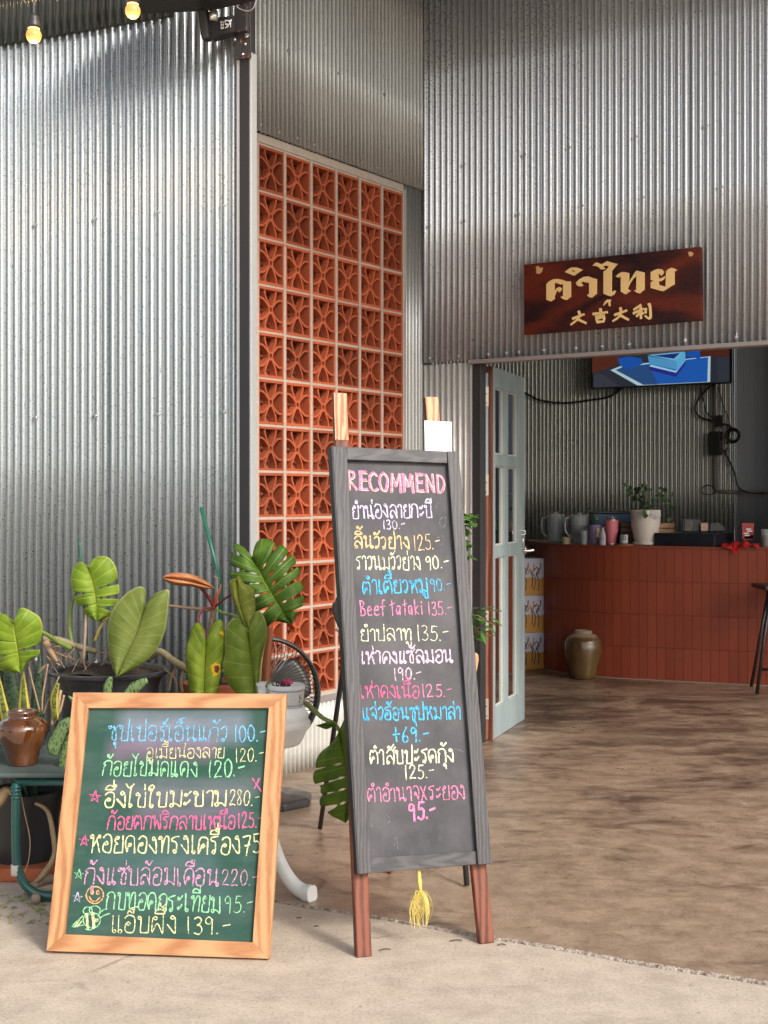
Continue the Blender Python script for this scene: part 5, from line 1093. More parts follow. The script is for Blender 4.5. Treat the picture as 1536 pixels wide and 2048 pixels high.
CH = [(za, [[(745, 1080), (765, 1150), (720, 1240), (600, 1340)], [(630, 1225), (850, 1140)], [(740, 1240), (890, 1310)]]), (za, [[(1020, 1135), (1300, 1100)], [(1165, 1030), (1172, 1178)], [(1070, 1190), (1240, 1160)], [(1090, 1222), (1112, 1305)], [(1090, 1222), (1232, 1200), (1215, 1292)], [(1112, 1288), (1215, 1278)]]),
 (zb, [[(200, 1110), (215, 1180), (170, 1290), (60, 1370)], [(90, 1250), (325, 1165)], [(210, 1260), (360, 1340)]]), (zb, [[(600, 1060), (460, 1150)], [(450, 1220), (650, 1130)], [(590, 1090), (600, 1320)], [(600, 1180), (515, 1280)], [(598, 1190), (650, 1225)], [(690, 1120), (690, 1215)], [(750, 1030), (776, 1120), (775, 1315), (680, 1268)]])]
for fn_, ss in CH:
    mb = MB()
    for s_ in ss:
        pts = [Vector((*PSF.loc(*p), 0)) for p in fn_(s_)]; pts = crom(pts, 4) if len(pts) > 2 else [pts[0].lerp(pts[1], k_ / 3) for k_ in range(4)]; n = len(pts)
        for i in range(n - 1):
            a, b = pts[i], pts[i + 1]; t = (b - a).normalized(); w = Vector((-t.y, t.x, 0)) * (.0064 * (1 - .35 * i / n)); a = a - t * .0015; b = b + t * .0015
            mb.prism([PSF.at(p.x, p.y, -.001) for p in (a - w, b - w, b + w, a + w)], PSF.n * (.0062 + .0001 * i))
    mb.build('carved_character', gold, bd)
M_CORK = simple('bare_wood_patch', (.55, .33, .13), .6, var=.3)
for L_ in ([(1072, 533), (1078, 532), (1079, 536), (1086, 535), (1084, 544), (1079, 548), (1073, 547)], [(1376, 505), (1381, 503), (1387, 506), (1385, 512), (1379, 513)]): mb = MB(); tri_poly(mb, L_, PSF, -.001, .0022); mb.build('wood_patch', M_CORK, bd)
for (x, y) in ((1083, 529), (1380, 496)): mb = MB(); mb.tube(crom([PS.px(x - 4, y, .01), PS.px(x - 3, y - 5, .01), PS.px(x + 2, y - 7, .01), PS.px(x + 4, y, .01)], 4), .0016, 6); mb.build('hanging_ring', M_SCREW, sg)

# ------------------------------------------------------------------ loudspeaker on the post
M_SPK = simple('black_speaker_cabinet', (.010, .010, .011), .6, scale=80, bump=.15)
spk = thing('loudspeaker', 'black loudspeaker cabinet mounted on a hinged arm at the top of the corner post', 'loudspeaker', P(400, 0, 5.0))
PK = Plane(P(280, 30, 4.95), (P(425, 22, 4.80) - P(280, 30, 4.95)), Z)
mb = MB(); ba, bb_, bc_ = P(281, 30, 5.10), P(425, 23, 5.063), P(513, 3, 4.96); zb_ = bb_.z; fo = Vector((-.03, -.30, 0)); a, b = ba + fo, bb_ + fo * .95
for q_ in (ba, bb_, bc_, a, b): q_.z = zb_
mb.prism([a, b, bc_ + Vector((0, -.08, 0)), bc_, bb_, ba], Z * .30); cab = mb.build('cabinet', M_SPK, spk, bevel=.008)
gr = NT('perforated_grille'); v = gr.voro(gr.map(), 260); gr.set(color=gr.ramp(v, [(.25, (.004, .004, .004)), (.45, (.05, .05, .052))]), rough=.5)
mb = MB(); d0 = (b - a).normalized(); nrm = Vector((d0.y, -d0.x, 0)).normalized(); mb.prism([a + d0 * .03 + Z * .035 + nrm * .001, b - d0 * .02 + Z * .035 + nrm * .001, b - d0 * .02 + Z * .27 + nrm * .001, a + d0 * .03 + Z * .27 + nrm * .001], nrm * .004); mb.build('grille', gr.m, spk)
arm = thing('speaker_bracket', 'black speaker mounting arm with a white logo plate bolted to the corner post', 'bracket', P(440, 55, 5.1))
PAa, PAb = P(404, 40, 5.02), P(471, 30, 5.15); PAb.z = PAa.z
mb = MB(); mb.prism([P(421, 76, 5.02), P(471, 62, 5.14), P(468, 30, 5.14), P(418, 36, 5.02)], Vector((.01, .05, 0))); mb.build('arm_plate', M_SPK, arm, bevel=.003)
mb = MB(); mb.prism([P(401, 78, 4.99), P(418, 77, 4.99), P(413, 15, 4.99), P(393, 15, 4.99)], Vector((.01, .045, 0))); mb.build('arm_sleeve', M_SPK, arm, bevel=.010)
mb = MB(); mb.box(P(486, 40, 5.16), .026, .02, .05, (LD, LN, Z)); mb.build('hinge_block', rt.m, arm, bevel=.003)
mb = MB(); mb.lathe(P(427, 32, 5.0), [(.016, -.018), (.017, .0), (.016, .02)], 16); mb.build('swivel', M_SCREW, arm, smooth=True)
PLG = Plane(P(421, 60, 5.018), P(471, 48, 5.138) - P(421, 60, 5.018), Z); WHT = simple('white_print', (.8, .8, .8), .6)
zl_ = lambda L: [(270 + x / 6.144, y / 6.144) for x, y in L]
free(PLG, [zl_(s_) for s_ in ([(1050, 270), (1050, 352)], [(1045, 272), (1078, 268), (1075, 305), (1050, 312), (1080, 312), (1080, 345), (1050, 352)], [(1098, 258), (1125, 255)], [(1098, 262), (1100, 300), (1125, 296)], [(1098, 345), (1120, 335), (1125, 298)], [(1135, 255), (1150, 252), (1148, 290), (1130, 332)], [(1152, 262), (1180, 245)], [(1168, 256), (1166, 330)], [(1150, 296), (1166, 292)])], WHT, arm, .0042, name='logo', off=.0035, sharp=True)
cb = thing('speaker_cable', 'thin grey cable looping under the loudspeaker beside the post', 'cable', P(500, 15, 5.1))
mb = MB(); mb.tube(crom([P(473, 12, 5.1), P(480, 18, 5.1), P(497, 22, 5.09), P(508, 14, 5.08), P(513, -4, 5.08)], 5), .0022, 6); mb.build('cable', simple('grey_cable', (.35, .35, .33), .4), cb, smooth=True)

# ------------------------------------------------------------------ festoon bulbs (lit)
bulb = NT('lit_bulb_glass'); lw = bulb.n('ShaderNodeLayerWeight'); lw.inputs[0].default_value = .35
bulb.set(color=(.5, .25, .08), rough=.1, emit=(1.0, .42, .10), estr=bulb.ramp(lw.outputs['Facing'], [(.0, .45), (.8, .62)]))
fil = NT('glowing_filament'); fil.set(color=(1, .7, .3), emit=(1.0, .62, .22), estr=3.0)
for (bx_, by_, Y, lab) in ((67.5, 71, 4.3, 'lit round festoon bulb in a dark holder at the upper left, lower of the two'), (265.5, 22, 4.3, 'lit round festoon bulb beside the loudspeaker, right one of the two')):
    c = P(bx_, by_, Y); s_ = Y / F; bl = thing('festoon_bulb', lab, 'light bulb', c, 'festoon bulbs under the roof edge'); r = 15.5 * s_
    mb = MB(); mb.lathe(c, [(.0005, -r), (r * .35, -r * .94), (r * .7, -r * .72), (r * .94, -r * .32), (r, 0), (r * .93, r * .36), (r * .78, r * .64), (r * .66, r * .9), (r * .6, r * 1.05)], 28); mb.build('bulb', bulb.m, bl, smooth=True)
    mb = MB(); mb.lathe(c + Z * (r * .62), [(r * .48, 0), (r * .72, .003), (r * .74, .006)], 18); mb.build('glow_collar', fil.m, bl, smooth=True)
    mb = MB(); mb.lathe(c + Z * (r * 1.0), [(r * .74, 0), (r * .90, .004), (r * .86, .018), (r * .72, .020), (r * .70, .034), (r * .45, .040), (r * .2, .045)], 18); mb.build('holder', M_BPL, bl, auto=40)
    mb = MB(); mb.tube([c + Z * (r + .04), c + Z * .30, Vector((c.x, c.y, 4.31))], .003, 6); mb.build('cord', M_BPL, bl)
    pl_ = bpy.data.lights.new('bulb_light', 'POINT'); pl_.energy = 3.0; pl_.color = (1, .55, .22); pl_.shadow_soft_size = r; po_ = bpy.data.objects.new('bulb_light', pl_); COL.objects.link(po_); po_.location = c - Z * (r * 1.6)
# ------------------------------------------------------------------ glazed door folded inwards
hA = P(979, 1480, 7.17); hB = P(1043, 1440, 7.86); DU = Vector((hB.x - hA.x, hB.y - hA.y, 0)); DW = DU.length; DU.normalize(); DN = Vector((DU.y, -DU.x, 0))
D0 = Vector((hA.x, hA.y, .006)); DH = 1.985
M_DOOR = NT('faded_blue_green_paint'); n = M_DOOR.noise(M_DOOR.map((1, 1, .2)), 9, 5, .65); n2 = M_DOOR.noise(M_DOOR.map((1, 1, .3)), 40, 4, .6)
M_DOOR.set(color=M_DOOR.mix(M_DOOR.ramp(n2, [(.68, 0), (.8, .6)]), M_DOOR.ramp(n, [(.3, (.20, .25, .26)), (.7, (.31, .38, .385))]), (.30, .20, .15)), rough=.55); M_DOOR.bump(n2, .2, .002); M_DOOR = M_DOOR.m
M_BEAD = simple('cream_glazing_bead', (.50, .47, .41), .6, var=.1); M_EDGE = wood('bare_red_wood_edge', (.09, .028, .017), (.20, .062, .035), .5, 'Z', 10)
M_GLS = glass('door_glass'); M_BRASS = simple('dull_hinge_metal', (.50, .44, .36), .4, .7, scale=40); M_CHROME = simple('chrome', (.7, .7, .7), .15, 1.0, var=.05)
dr = thing('glazed_door', 'narrow grey green door with glass panes folded inwards beside the black door post', 'door', D0)
axd = (DU, DN, Z); DPT = .019
def dbox(a0, a1, z0, z1, t=DPT, name='stile', mat=None, off=0, bev=.002): 
    mb = MB(); mb.box(D0 + DU * ((a0 + a1) / 2) + DN * off + Z * ((z0 + z1) / 2), (a1 - a0) / 2, t, (z1 - z0) / 2, axd); return mb.build(name, mat or M_DOOR, dr, bevel=bev)
zd = lambda y, x: H + (HY - y) / F * (D0 + DU * 0).y if x == 0 else 0
SW = .052; SR = DW - .572; M0, M1 = .252, .342
colsd = [(SW, M0), (M1, DW - SR)]
rowsd = [(1.985 - .11, 1.52), (1.455, 1.03), (.965, .165)]
dbox(0.002, SW, 0, DH); dbox(DW - SR, DW, 0, DH)
dbox(SW, DW - SR, rowsd[0][0], DH, DPT - .0006, 'rail'); dbox(SW, DW - SR, rowsd[1][0], rowsd[0][1], DPT - .0006, 'rail'); dbox(SW, DW - SR, rowsd[2][0], rowsd[1][1], DPT - .0006, 'rail'); dbox(SW, DW - SR, 0, rowsd[2][1], DPT - .0006, 'rail')
for z1, z0 in rowsd: dbox(M0, M1, z0, z1, DPT - .0012, 'mullion')
for a0, a1 in colsd:
    for z1, z0 in rowsd:
        pn = dbox(a0, a1, z0, z1, .0025, 'pane', M_GLS, bev=0)
        for (b0, b1, c0, c1) in ((a1 - .008, a1, z0, z1), (a0, a1 - .008, z0, z0 + .008), (a0, a1 - .008, z1 - .006, z1)):
            dbox(b0, b1, c0, c1, .0075, 'glazing_bead', M_BEAD, off=.0, bev=0)
# wooden door edge facing the post
mb = MB(); mb.box(D0 + DU * -.004 - DN * .0 + Z * (DH / 2), .005, DPT + .0005, DH / 2 - .001, axd); mb.build('door_edge', M_EDGE, dr)
mb = MB(); e0 = P(963.8, 1482, 7.14); e1 = P(977.5, 1482, 7.165); ev = Vector((e1.x - e0.x, e1.y - e0.y, 0)); 
for z0_, z1_, mt_ in ((.008, 1.30, M_EDGE), (1.301, DH * .985, M_DOOR)):
    mb = MB(); mb.prism([Vector((e0.x, e0.y, z0_)), Vector((e1.x, e1.y, z0_)), Vector((e1.x, e1.y, z1_)), Vector((e0.x, e0.y, z1_))], Vector((.01, .035, 0))); mb.build('hinge_stile', mt_, dr, bevel=.002)
for (y0, y1) in ((773, 812), (949, 990), (1221, 1262), (1397, 1438)):
    mb = MB(); mb.prism([P(x, y, 7.135) for x, y in ((957.5, y1), (977, y1 + .5), (977, y0 + .5), (957.5, y0))], Vector((0, -.004, 0)))
    hg = mb.build('hinge', M_BRASS, dr, bevel=.0008); mb = MB(); mb.tube([P(963.5, y0 - 1, 7.127), P(963.5, y1 + 1, 7.127)], .0065, 8); mb.build('hinge_pin', M_BRASS, hg, smooth=True)
    mb = MB()
    for k_ in range(4): mb.lathe(P(971 + (1.5 if k_ % 2 else -1.5), y0 + 6 + k_ * (y1 - y0 - 12) / 3, 7.130), [(.0035, -.0006), (.0035, .0012)], 8, axis=(Vector((1, 0, 0)), Z, Vector((0, -1, 0))))
    mb.build('hinge_screws', M_BLACKSTEEL, hg)['kind'] = 'stuff'
kp = P(1043, 1100, 7.86)
mb = MB(); mb.tube(crom([kp + Vector((-.012, -.03, 0)), kp + Vector((-.004, -.07, 0)), kp + Vector((.03, -.075, -.002)), kp + Vector((.065, -.07, .004))], 4), .009, 10); mb.lathe(kp + DN * .022, [(.026, 0), (.026, .008), (.015, .012)], 18, axis=(DU, Z, DN)); mb.build('door_handle', M_CHROME, dr, smooth=True)
mb = MB(); kc = P(1046, 1065, 7.78); mb.tube([kc + Vector((.014 * cos(a), 0, .014 * sin(a))) for a in [2 * pi * k / 14 for k in range(15)]], .004, 6); mb.tube([kc - Z * .014, kc - Z * .085], .004, 6); mb.build('key', M_CHROME, dr, smooth=True)

# ------------------------------------------------------------------ tiled counter
M_TILE = [simple('red_counter_tile', mx((.26, .055, .028), k_), .38, var=.14, scale=9, spec=.35) for k_ in (.93, 1.0, 1.06)]
M_GROUT = simple('red_grout', (.21, .052, .03), .9); CH_ = .955
cpath = crom([Vector((1.16, 11.1, 0)), Vector((1.165, 10.45, 0)), Vector((1.26, 10.03, 0)), Vector((1.56, 9.70, 0)), Vector((2.05, 9.47, 0)), Vector((2.628, 9.235, 0)), Vector((3.2, 9.01, 0)), Vector((3.9, 8.74, 0))], 12)
ct = thing('tiled_counter', 'long curved counter clad in narrow upright brick red tiles inside the room', 'counter', (2.2, 9.7, 0))
Lc = sum((b - a).length for a, b in zip(cpath, cpath[1:])); NT_ = int(Lc / .0625); tp = resample(cpath, [i / NT_ for i in range(NT_ + 1)])
inner = [p + Vector((.12, .9, 0)) for p in (cpath[0], cpath[-1])]
body = [p for p in tp] + [Vector((4.2, 9.6, 0)), Vector((2.6, 10.3, 0)), Vector((1.7, 11.1, 0))]
mb = MB(); cen = Vector((2.4, 10.1, 0)); shr = [p + (cen - p).normalized() * .010 for p in body]; tess = mathutils.geometry.tessellate_polygon([[Vector((p.x, p.y, 0)) for p in shr]]); n = len(shr)
vs = [Vector((p.x, p.y, .004)) for p in shr] + [Vector((p.x, p.y, CH_ - .004)) for p in shr]; fs = [tuple(i + n for i in t) for t in tess] + [(i, (i + 1) % n, n + (i + 1) % n, n + i) for i in range(n)]
mb.add(vs, fs); mb.build('counter_body', M_GROUT, ct)
rows = 4; rh = (CH_ - .018 - .006) / rows
base_me = None
for i in range(NT_):
    a, b = tp[i], tp[i + 1]; t = (b - a).normalized(); nr = Vector((t.y, -t.x, 0)); nr = nr if nr.y < 0 or nr.x < 0 else -nr; c = (a + b) / 2; hw = (b - a).length / 2 - .0011
    if base_me is None:
        mb = MB(); mb.box((0, 0, 0), .5, .005, .5); tmp = mb.build('tile', M_TILE[1]); base_me = [tmp.data.copy() for _ in range(3)]
        for m_, mt in zip(base_me, M_TILE): m_.materials[0] = mt
        bpy.data.objects.remove(tmp)
    for r_ in range(rows):
        o = bpy.data.objects.new('tile', R.choice(base_me)); COL.objects.link(o); o.parent = ct
        o.location = c + nr * (-.003 + R.uniform(-.0007, .0007)) + Z * (.006 + rh * (r_ + .5)) - ct.location; o.rotation_euler = (R.uniform(-.006, .006), 0, math.atan2(t.y, t.x)); o.scale = (hw * 2, 1, rh - .0028)
mb = MB(); cap = [p for p in tp] + [Vector((4.2, 9.6, 0)), Vector((2.6, 10.3, 0)), Vector((1.7, 11.1, 0))]; tess = mathutils.geometry.tessellate_polygon([[Vector((p.x, p.y, 0)) for p in cap]]); n = len(cap)
vs = [Vector((p.x, p.y, CH_ - .016)) for p in cap] + [Vector((p.x, p.y, CH_)) for p in cap]; mb.add(vs, [tuple(i + n for i in t) for t in tess] + [tuple(t) for t in tess] + [(i, (i + 1) % n, n + (i + 1) % n, n + i) for i in range(n)])
mb.build('counter_top', M_TILE[0], ct)
mb = MB(); mb.tube([p + Vector((0, -.008, .006)) for p in tp], .009, 5); mb.build('mortar_fillet', simple('grey_mortar_line', (.25, .17, .13), .9, bump=.5, scale=40), ct)

# things on the counter -----------------------------------------------------------------
def cy(px, back=.12):   # depth of the counter front at photo column px, plus setback
    best = min(tp, key=lambda p: abs(CX + F * p.x / p.y - px)); return best.y + back
def pot_px(th, name, mat, px, y0, prof, back=.12, seg=28, **k):
    """lathe from (radius px, y px) rows at photo column px"""
    Y = cy(px, back); c = P(px, y0, Y); c.z = CH_; q_ = Y / F; mb = MB(); mb.lathe(c, [(max(r, .05) * q_, (y0 - y) * q_) for r, y in prof], seg); return mb.build(name, mat, th, **k)
def loc_on(px, back=.12): Y = cy(px, back); v = P(px, 1000, Y); v.z = CH_; return v
M_PINK = simple('pink_tumbler', (.62, .17, .21), .35, var=.05); M_STEEL = simple('brushed_steel', (.5, .5, .5), .28, .9); M_PURP = simple('purple_cup', (.20, .15, .27), .5, var=.08)
t_ = thing('tumbler', 'tall pink tumbler with a steel rim standing on the counter', 'tumbler', loc_on(1223))
bodyo = pot_px(t_, 'tumbler_body', M_PINK, 1223, 1089, [(9, 1085.5), (9.6, 1084), (10.5, 1068), (12, 1064), (13, 1060), (14, 1042), (14, 1040)], smooth=False, auto=40)
pot_px(t_, 'steel_rim', M_STEEL, 1223, 1089, [(13, 1040), (13.2, 1038), (11, 1036.5), (9.5, 1033), (9, 1032)], auto=40); pot_px(t_, 'steel_base', M_STEEL, 1223, 1089, [(8, 1089), (9, 1088), (9, 1085.6)])
t_ = thing('cup', 'purple cup with a small pale charm in front of the clear jugs', 'cup', loc_on(1190)); pot_px(t_, 'cup_body', M_PURP, 1190, 1088.5, [(10, 1088.5), (11, 1087), (14, 1052), (14.6, 1050.5), (14.6, 1049), (2, 1048.5)], .10, auto=40)
Yc = cy(1195, .04); mb = MB(); mb.prism([P(x, y, Yc) for x, y in ((1191, 1074), (1194, 1066), (1194, 1058), (1197, 1055), (1200, 1058), (1201, 1066), (1201, 1074), (1199, 1073), (1197, 1076), (1194, 1073))], Vector((0, .004, 0))); mb.build('charm', simple('pale_charm', (.62, .55, .36), .6), t_, bevel=.001)
t_ = thing('steel_bottle', 'small grey bottle with a drawn smiling face between the purple cup and pink tumbler', 'bottle', loc_on(1205, .05)); pot_px(t_, 'bottle_body', simple('grey_bottle', (.34, .33, .36), .45), 1205, 1089, [(6.5, 1089), (7, 1087), (6.5, 1068), (4.5, 1062), (3, 1059), (3, 1054)], .05, auto=50)
mb = MB(); Yc = cy(1205, .02); mb.tube(crom([P(1201.5, 1075, Yc), P(1203, 1079, Yc), P(1206, 1079, Yc), P(1208, 1075, Yc)], 3), .0012, 4); mb.tube([P(1203, 1071, Yc), P(1203, 1072.5, Yc)], .0012, 4); mb.tube([P(1206.5, 1071, Yc), P(1206.5, 1072.5, Yc)], .0012, 4); mb.build('smile', M_BPL, t_)['kind'] = 'stuff'
M_CLR = NT('clear_plastic').set(color=(.42, .47, .49), rough=.22, alpha=.42, spec=.6).m; M_COF = simple('dark_drink', (.09, .055, .04), .3)
for px, lab, fill in ((1111, 'empty clear ribbed plastic jug, leftmost thing on the counter', False), (1158, 'clear jug holding a dark drink with a white handle', True)):
    t_ = thing('jug', lab, 'jug', loc_on(px, .2)); pot_px(t_, 'jug_body', M_CLR, px, 1088, [(14, 1088), (15, 1087), (18, 1036), (18.5, 1034), (17, 1034), (14, 1084), (1, 1085)], .2, auto=40)
    pot_px(t_, 'lid', M_CLR, px, 1088, [(19, 1034), (19, 1030), (6, 1029), (5, 1026), (1, 1026)], .2)
    if fill: pot_px(t_, 'drink', M_COF, px, 1088, [(13.4, 1085), (15.5, 1050), (1, 1050)], .2)
    Y_ = cy(px, .2); sx = px - 18; mb = MB(); mb.tube(crom([P(sx + 2, 1036, Y_), P(sx - 8, 1037, Y_), P(sx - 9, 1062, Y_), P(sx + 3, 1074, Y_)], 4), .006, 6); mb.build('handle', simple('white_translucent_handle', (.45, .5, .55), .3) if fill else M_CLR, t_, smooth=True)
t_ = thing('tub', 'small yellowish tub between the two clear jugs', 'tub', loc_on(1132, .06)); pot_px(t_, 'tub_body', simple('yellowish_tub', (.36, .31, .18), .5), 1132, 1088, [(7.5, 1088), (8.5, 1077), (9, 1076), (9, 1074.5), (2, 1074)], .06, auto=40)
t_ = thing('drinking_glass', 'short clear glass in front of the jug with dark drink', 'glass', loc_on(1168, .05)); pot_px(t_, 'glass_body', M_CLR, 1168, 1088, [(8, 1088), (9, 1060), (8, 1060), (7, 1086)], .05, auto=40)
t_ = thing('small_jar', 'small white jar with dark printed label left of the white plant pot', 'jar', loc_on(1248, .08)); pot_px(t_, 'jar_body', simple('white_jar', (.45, .46, .46), .4), 1248, 1088, [(7.5, 1084), (8, 1083), (8, 1068), (7.5, 1067), (2, 1067)], .08, auto=40)
pot_px(t_, 'coaster', simple('wood_coaster', (.24, .09, .04), .6), 1248, 1088, [(19, 1088), (19, 1085.5), (2, 1085)], .08)
Yc = cy(1248, .05); mb = MB()
for x in (1244, 1247.5, 1251): mb.box(P(x, 1076, Yc), .003, .001, .018)
mb.build('label_print', simple('print_blue', (.04, .07, .14), .5), t_)['kind'] = 'stuff'
t_ = thing('plastic_container', 'blue plastic box behind the tumbler', 'container', loc_on(1225, .42)); Y_ = cy(1225, .42); mb = MB(); mb.box(Vector(((1222 - CX) / F * Y_, Y_, CH_ + .115)), .15, .1, .11); mb.build('box_body', simple('blue_plastic', (.04, .09, .17), .4), t_, bevel=.01); mb = MB(); mb.box(Vector(((1222 - CX) / F * Y_, Y_, CH_ + .235)), .155, .105, .008); mb.build('lid', M_BPL, t_, bevel=.004)
t_ = thing('sauce_bottle', 'green capped dark bottle behind the purple cup', 'bottle', loc_on(1192, .26)); pot_px(t_, 'bottle_body', simple('dark_bottle', (.05, .07, .06), .3), 1192, 1088, [(7, 1088), (7, 1050), (4, 1044), (3, 1040)], .26, auto=50); pot_px(t_, 'cap', simple('green_cap', (.07, .22, .05), .4), 1192, 1088, [(4, 1041), (4.5, 1040), (4.5, 1034), (1, 1033)], .26)
# white plant pot
M_CER = simple('cream_ceramic', (.60, .565, .51), .35, var=.06)
t_ = thing('potted_plant', 'big cream ceramic pot with trailing round leaved plant on the counter', 'potted plant', loc_on(1291, .17))
pot_px(t_, 'pot', M_CER, 1291, 1083, [(19, 1083), (20.5, 1080), (25, 1062), (29, 1040), (30, 1020), (30, 1014), (29.5, 1012.5), (27, 1012.5), (26.5, 1020), (2, 1020)], .17, 40, auto=50)
pot_px(t_, 'saucer', M_CER, 1291, 1089.5, [(19, 1089.5), (24, 1088), (25.5, 1084), (25, 1083), (4, 1083)], .17, 40, auto=50)
Yp = cy(1291, .17); mb = MB(); c0 = P(1291, 1018, Yp)
M_PLF = simple('dark_round_leaf', (.022, .065, .014), .45, var=.5, scale=30)
heads = []
for k_ in range(44):
    x = R.gauss(1288, 17); y = R.uniform(966, 1005); 
    if k_ > 32: x = R.uniform(1322, 1345); y = R.uniform(985, 1045) if x > 1330 else R.uniform(970, 1010)
    if k_ in (0, 1): x, y = 1255 + 4 * k_, 976
    if k_ in (2, 3, 4, 5): x, y = R.uniform(1284, 1295), R.uniform(1018, 1034)
    yy = Yp + R.uniform(-.08, .08) - (.12 if k_ in (2, 3, 4, 5) else 0); heads.append((P(x, y, yy), k_))
for c, k_ in heads:
    r = R.uniform(.012, .021); tl = Vector((R.uniform(-.5, .5), -.7, R.uniform(-.2, .8))).normalized(); sx_ = tl.cross(Z).normalized(); sy = sx_.cross(tl); mb = MB(); vs = [c]
    for q_ in range(13): a = 2 * pi * q_ / 13; rr = r * (1 + .18 * cos(4 * a) - (.4 if q_ == 0 else 0)); vs.append(c + sx_ * rr * cos(a) + sy * rr * sin(a) + tl * .003)
    mb.add(vs, [(0, q_, q_ % 13 + 1) for q_ in range(1, 14)]); mb.build('leaf', M_PLF, t_)
mb = MB()
for c, k_ in heads[::2]: mb.tube([c0 + Vector((R.uniform(-.05, .05), 0, 0)), (c0 + c) / 2 + Z * .02, c], .0016, 4)
mb.build('stems', M_PLF, t_)['kind'] = 'stuff'
Yc = Yp - .112; mb = MB(); mb.prism([P(x, y, Yc) for x, y in ((1300, 1034), (1318, 1038), (1321, 1025), (1303, 1019))], Vector((.002, .004, 0))); mb.build('paper_tag', simple('white_paper', (.55, .54, .54), .7), t_)
mb = MB(); mb.tube(crom([P(1302, 1031, Yc - .004), P(1306, 1030, Yc - .004), P(1310, 1033, Yc - .004), P(1316, 1034, Yc - .004)], 3), .0012, 4); mb.build('tag_writing', M_BPL, t_)
# baskets, crate, paper lantern-like things behind
t_ = thing('wooden_box', 'light wooden slatted box behind the cream plant pot', 'box', loc_on(1330, .25)); Y_ = cy(1330, .25); mb = MB(); cx_ = (1330 - CX) / F * Y_
for k_ in range(4): mb = MB(); mb.box(Vector((cx_, Y_, CH_ + .022 + k_ * .04)), .062, .045, .017); mb.build('slat', simple('pale_wood_slat', (.30, .17, .08), .6), t_, bevel=.002)
t_ = thing('wooden_box', 'wooden slatted box between the tumbler and the cream plant pot', 'box', loc_on(1255, .3)); Y_ = cy(1252, .3); cx_ = (1254 - CX) / F * Y_
for k_ in range(4): mb = MB(); mb.box(Vector((cx_, Y_, CH_ + .022 + k_ * .042)), .055, .045, .018); mb.build('slat', simple('brown_wood_slat', (.16, .08, .04), .6), t_, bevel=.002)
# cash drawer + terminal
M_NAVY = simple('black_blue_plastic', (.012, .014, .022), .4)
t_ = thing('cash_drawer', 'wide black cash drawer with small terminals on top, on the counter', 'cash drawer', loc_on(1388, .2)); Y_ = cy(1388, .24)
mb = MB(); mb.box(Vector(((1389 - CX) / F * Y_, Y_, CH_ + .046)), .222, .20, .045, (BD, BN, Z)); mb.build('drawer_box', M_NAVY, t_, bevel=.004)
mb = MB(); pa, pb = (1366, 1062), (1402, 1062); mb.prism([P(x, y, Y_ - .05) for x, y in ((1364, 1063), (1404, 1063), (1402, 1040), (1397, 1038), (1366, 1037))], Vector((.03, .12, 0))); mb.build('terminal', M_NAVY, t_, bevel=.004)
mb = MB(); mb.prism([P(x, y, Y_ - .06) for x, y in ((1369, 1062), (1383, 1062), (1386, 1041), (1371, 1040))], Vector((0, .006, 0))); mb.build('number_card', simple('grey_card', (.11, .105, .09), .7), t_)
PN = Plane(P(1376, 1050, Y_ - .062), (1, 0, 0), Z); free(PN, [[(1380, 1043), (1375, 1043), (1374, 1048), (1379, 1048), (1380, 1052), (1374, 1053)]], M_BPL, t_, .006, name='number_five', off=.002, sharp=True)
mb = MB(); mb.prism([P(x, y, Y_ - .08) for x, y in ((1402, 1062), (1416, 1062), (1416, 1046), (1402, 1046))], Vector((0, .006, 0))); mb.build('picture_card', simple('cream_card', (.42, .30, .22), .6, var=.5, scale=60), t_)
mb = MB(); mb.prism([P(x, y, Y_ - .03) for x, y in ((1418, 1063), (1452, 1063), (1448, 1054), (1436, 1045), (1420, 1045))], Vector((.03, .10, 0))); mb.build('card_reader', M_NAVY, t_, bevel=.006)
# red boxes, red cloth, glass
M_REDB = simple('red_carton', (.30, .02, .028), .45, var=.2); 
for nm, lab, q4_ in (('carton', 'upright dark red carton beside the cash drawer', ((1484, 1078), (1508, 1078), (1508, 1046), (1484, 1046))), ('carton', 'red carton leaning in front of the upright one', ((1486, 1082), (1489, 1073), (1507, 1069), (1508, 1079)))):
    Y_ = cy(1496, .2 if 'upright' in lab else .12); t_ = thing(nm, lab, 'carton', P(1496, 1080, Y_)); mb = MB(); mb.prism([P(x, y, Y_) for x, y in q4_], Vector((.01, .06, 0))); bo = mb.build('carton_body', M_REDB, t_, bevel=.002)
    mb = MB(); ax_, ay_ = q4_[0][0], q4_[0][1]
    for (x, y, w_) in ((.35, -.35, .22), (.55, -.62, .22)):
        xx = ax_ + 24 * x; yy = ay_ - (32 if 'upright' in lab else 10) * -y; mb.box(P(xx, yy, Y_ - .002), .018, .0008, .004)
    mb.build('white_print', WHT, bo)['kind'] = 'stuff'
t_ = thing('cloth', 'bright red cloth lying over the front edge of the counter', 'cloth', P(1470, 1085, cy(1470, .05))); mb = MB(); vs = []; fs = []
NN = 24
for i in range(NN + 1):
    for j in range(9):
        u = i / NN; v_ = j / 8; x = 1443 + 74 * u; Y_ = cy(x, .14 - .17 * v_); zc = CH_ + .010 + .022 * sin(u * pi) * (1 - v_) + .008 * sin(u * 21 + v_ * 3); 
        if v_ > .7: zc -= (.05 * max(0, 1 - abs(u - .35) * 4)) * (v_ - .7) / .3 + .002
        vs.append(Vector(((x - CX) / F * Y_, Y_, zc)))
for i in range(NN):
    for j in range(8): a = i * 9 + j; fs.append((a, a + 1, a + 10, a + 9))
mb.add(vs, fs); mb.build('cloth', simple('red_fabric', (.50, .008, .008), .8), t_, smooth=True, solid=.004)
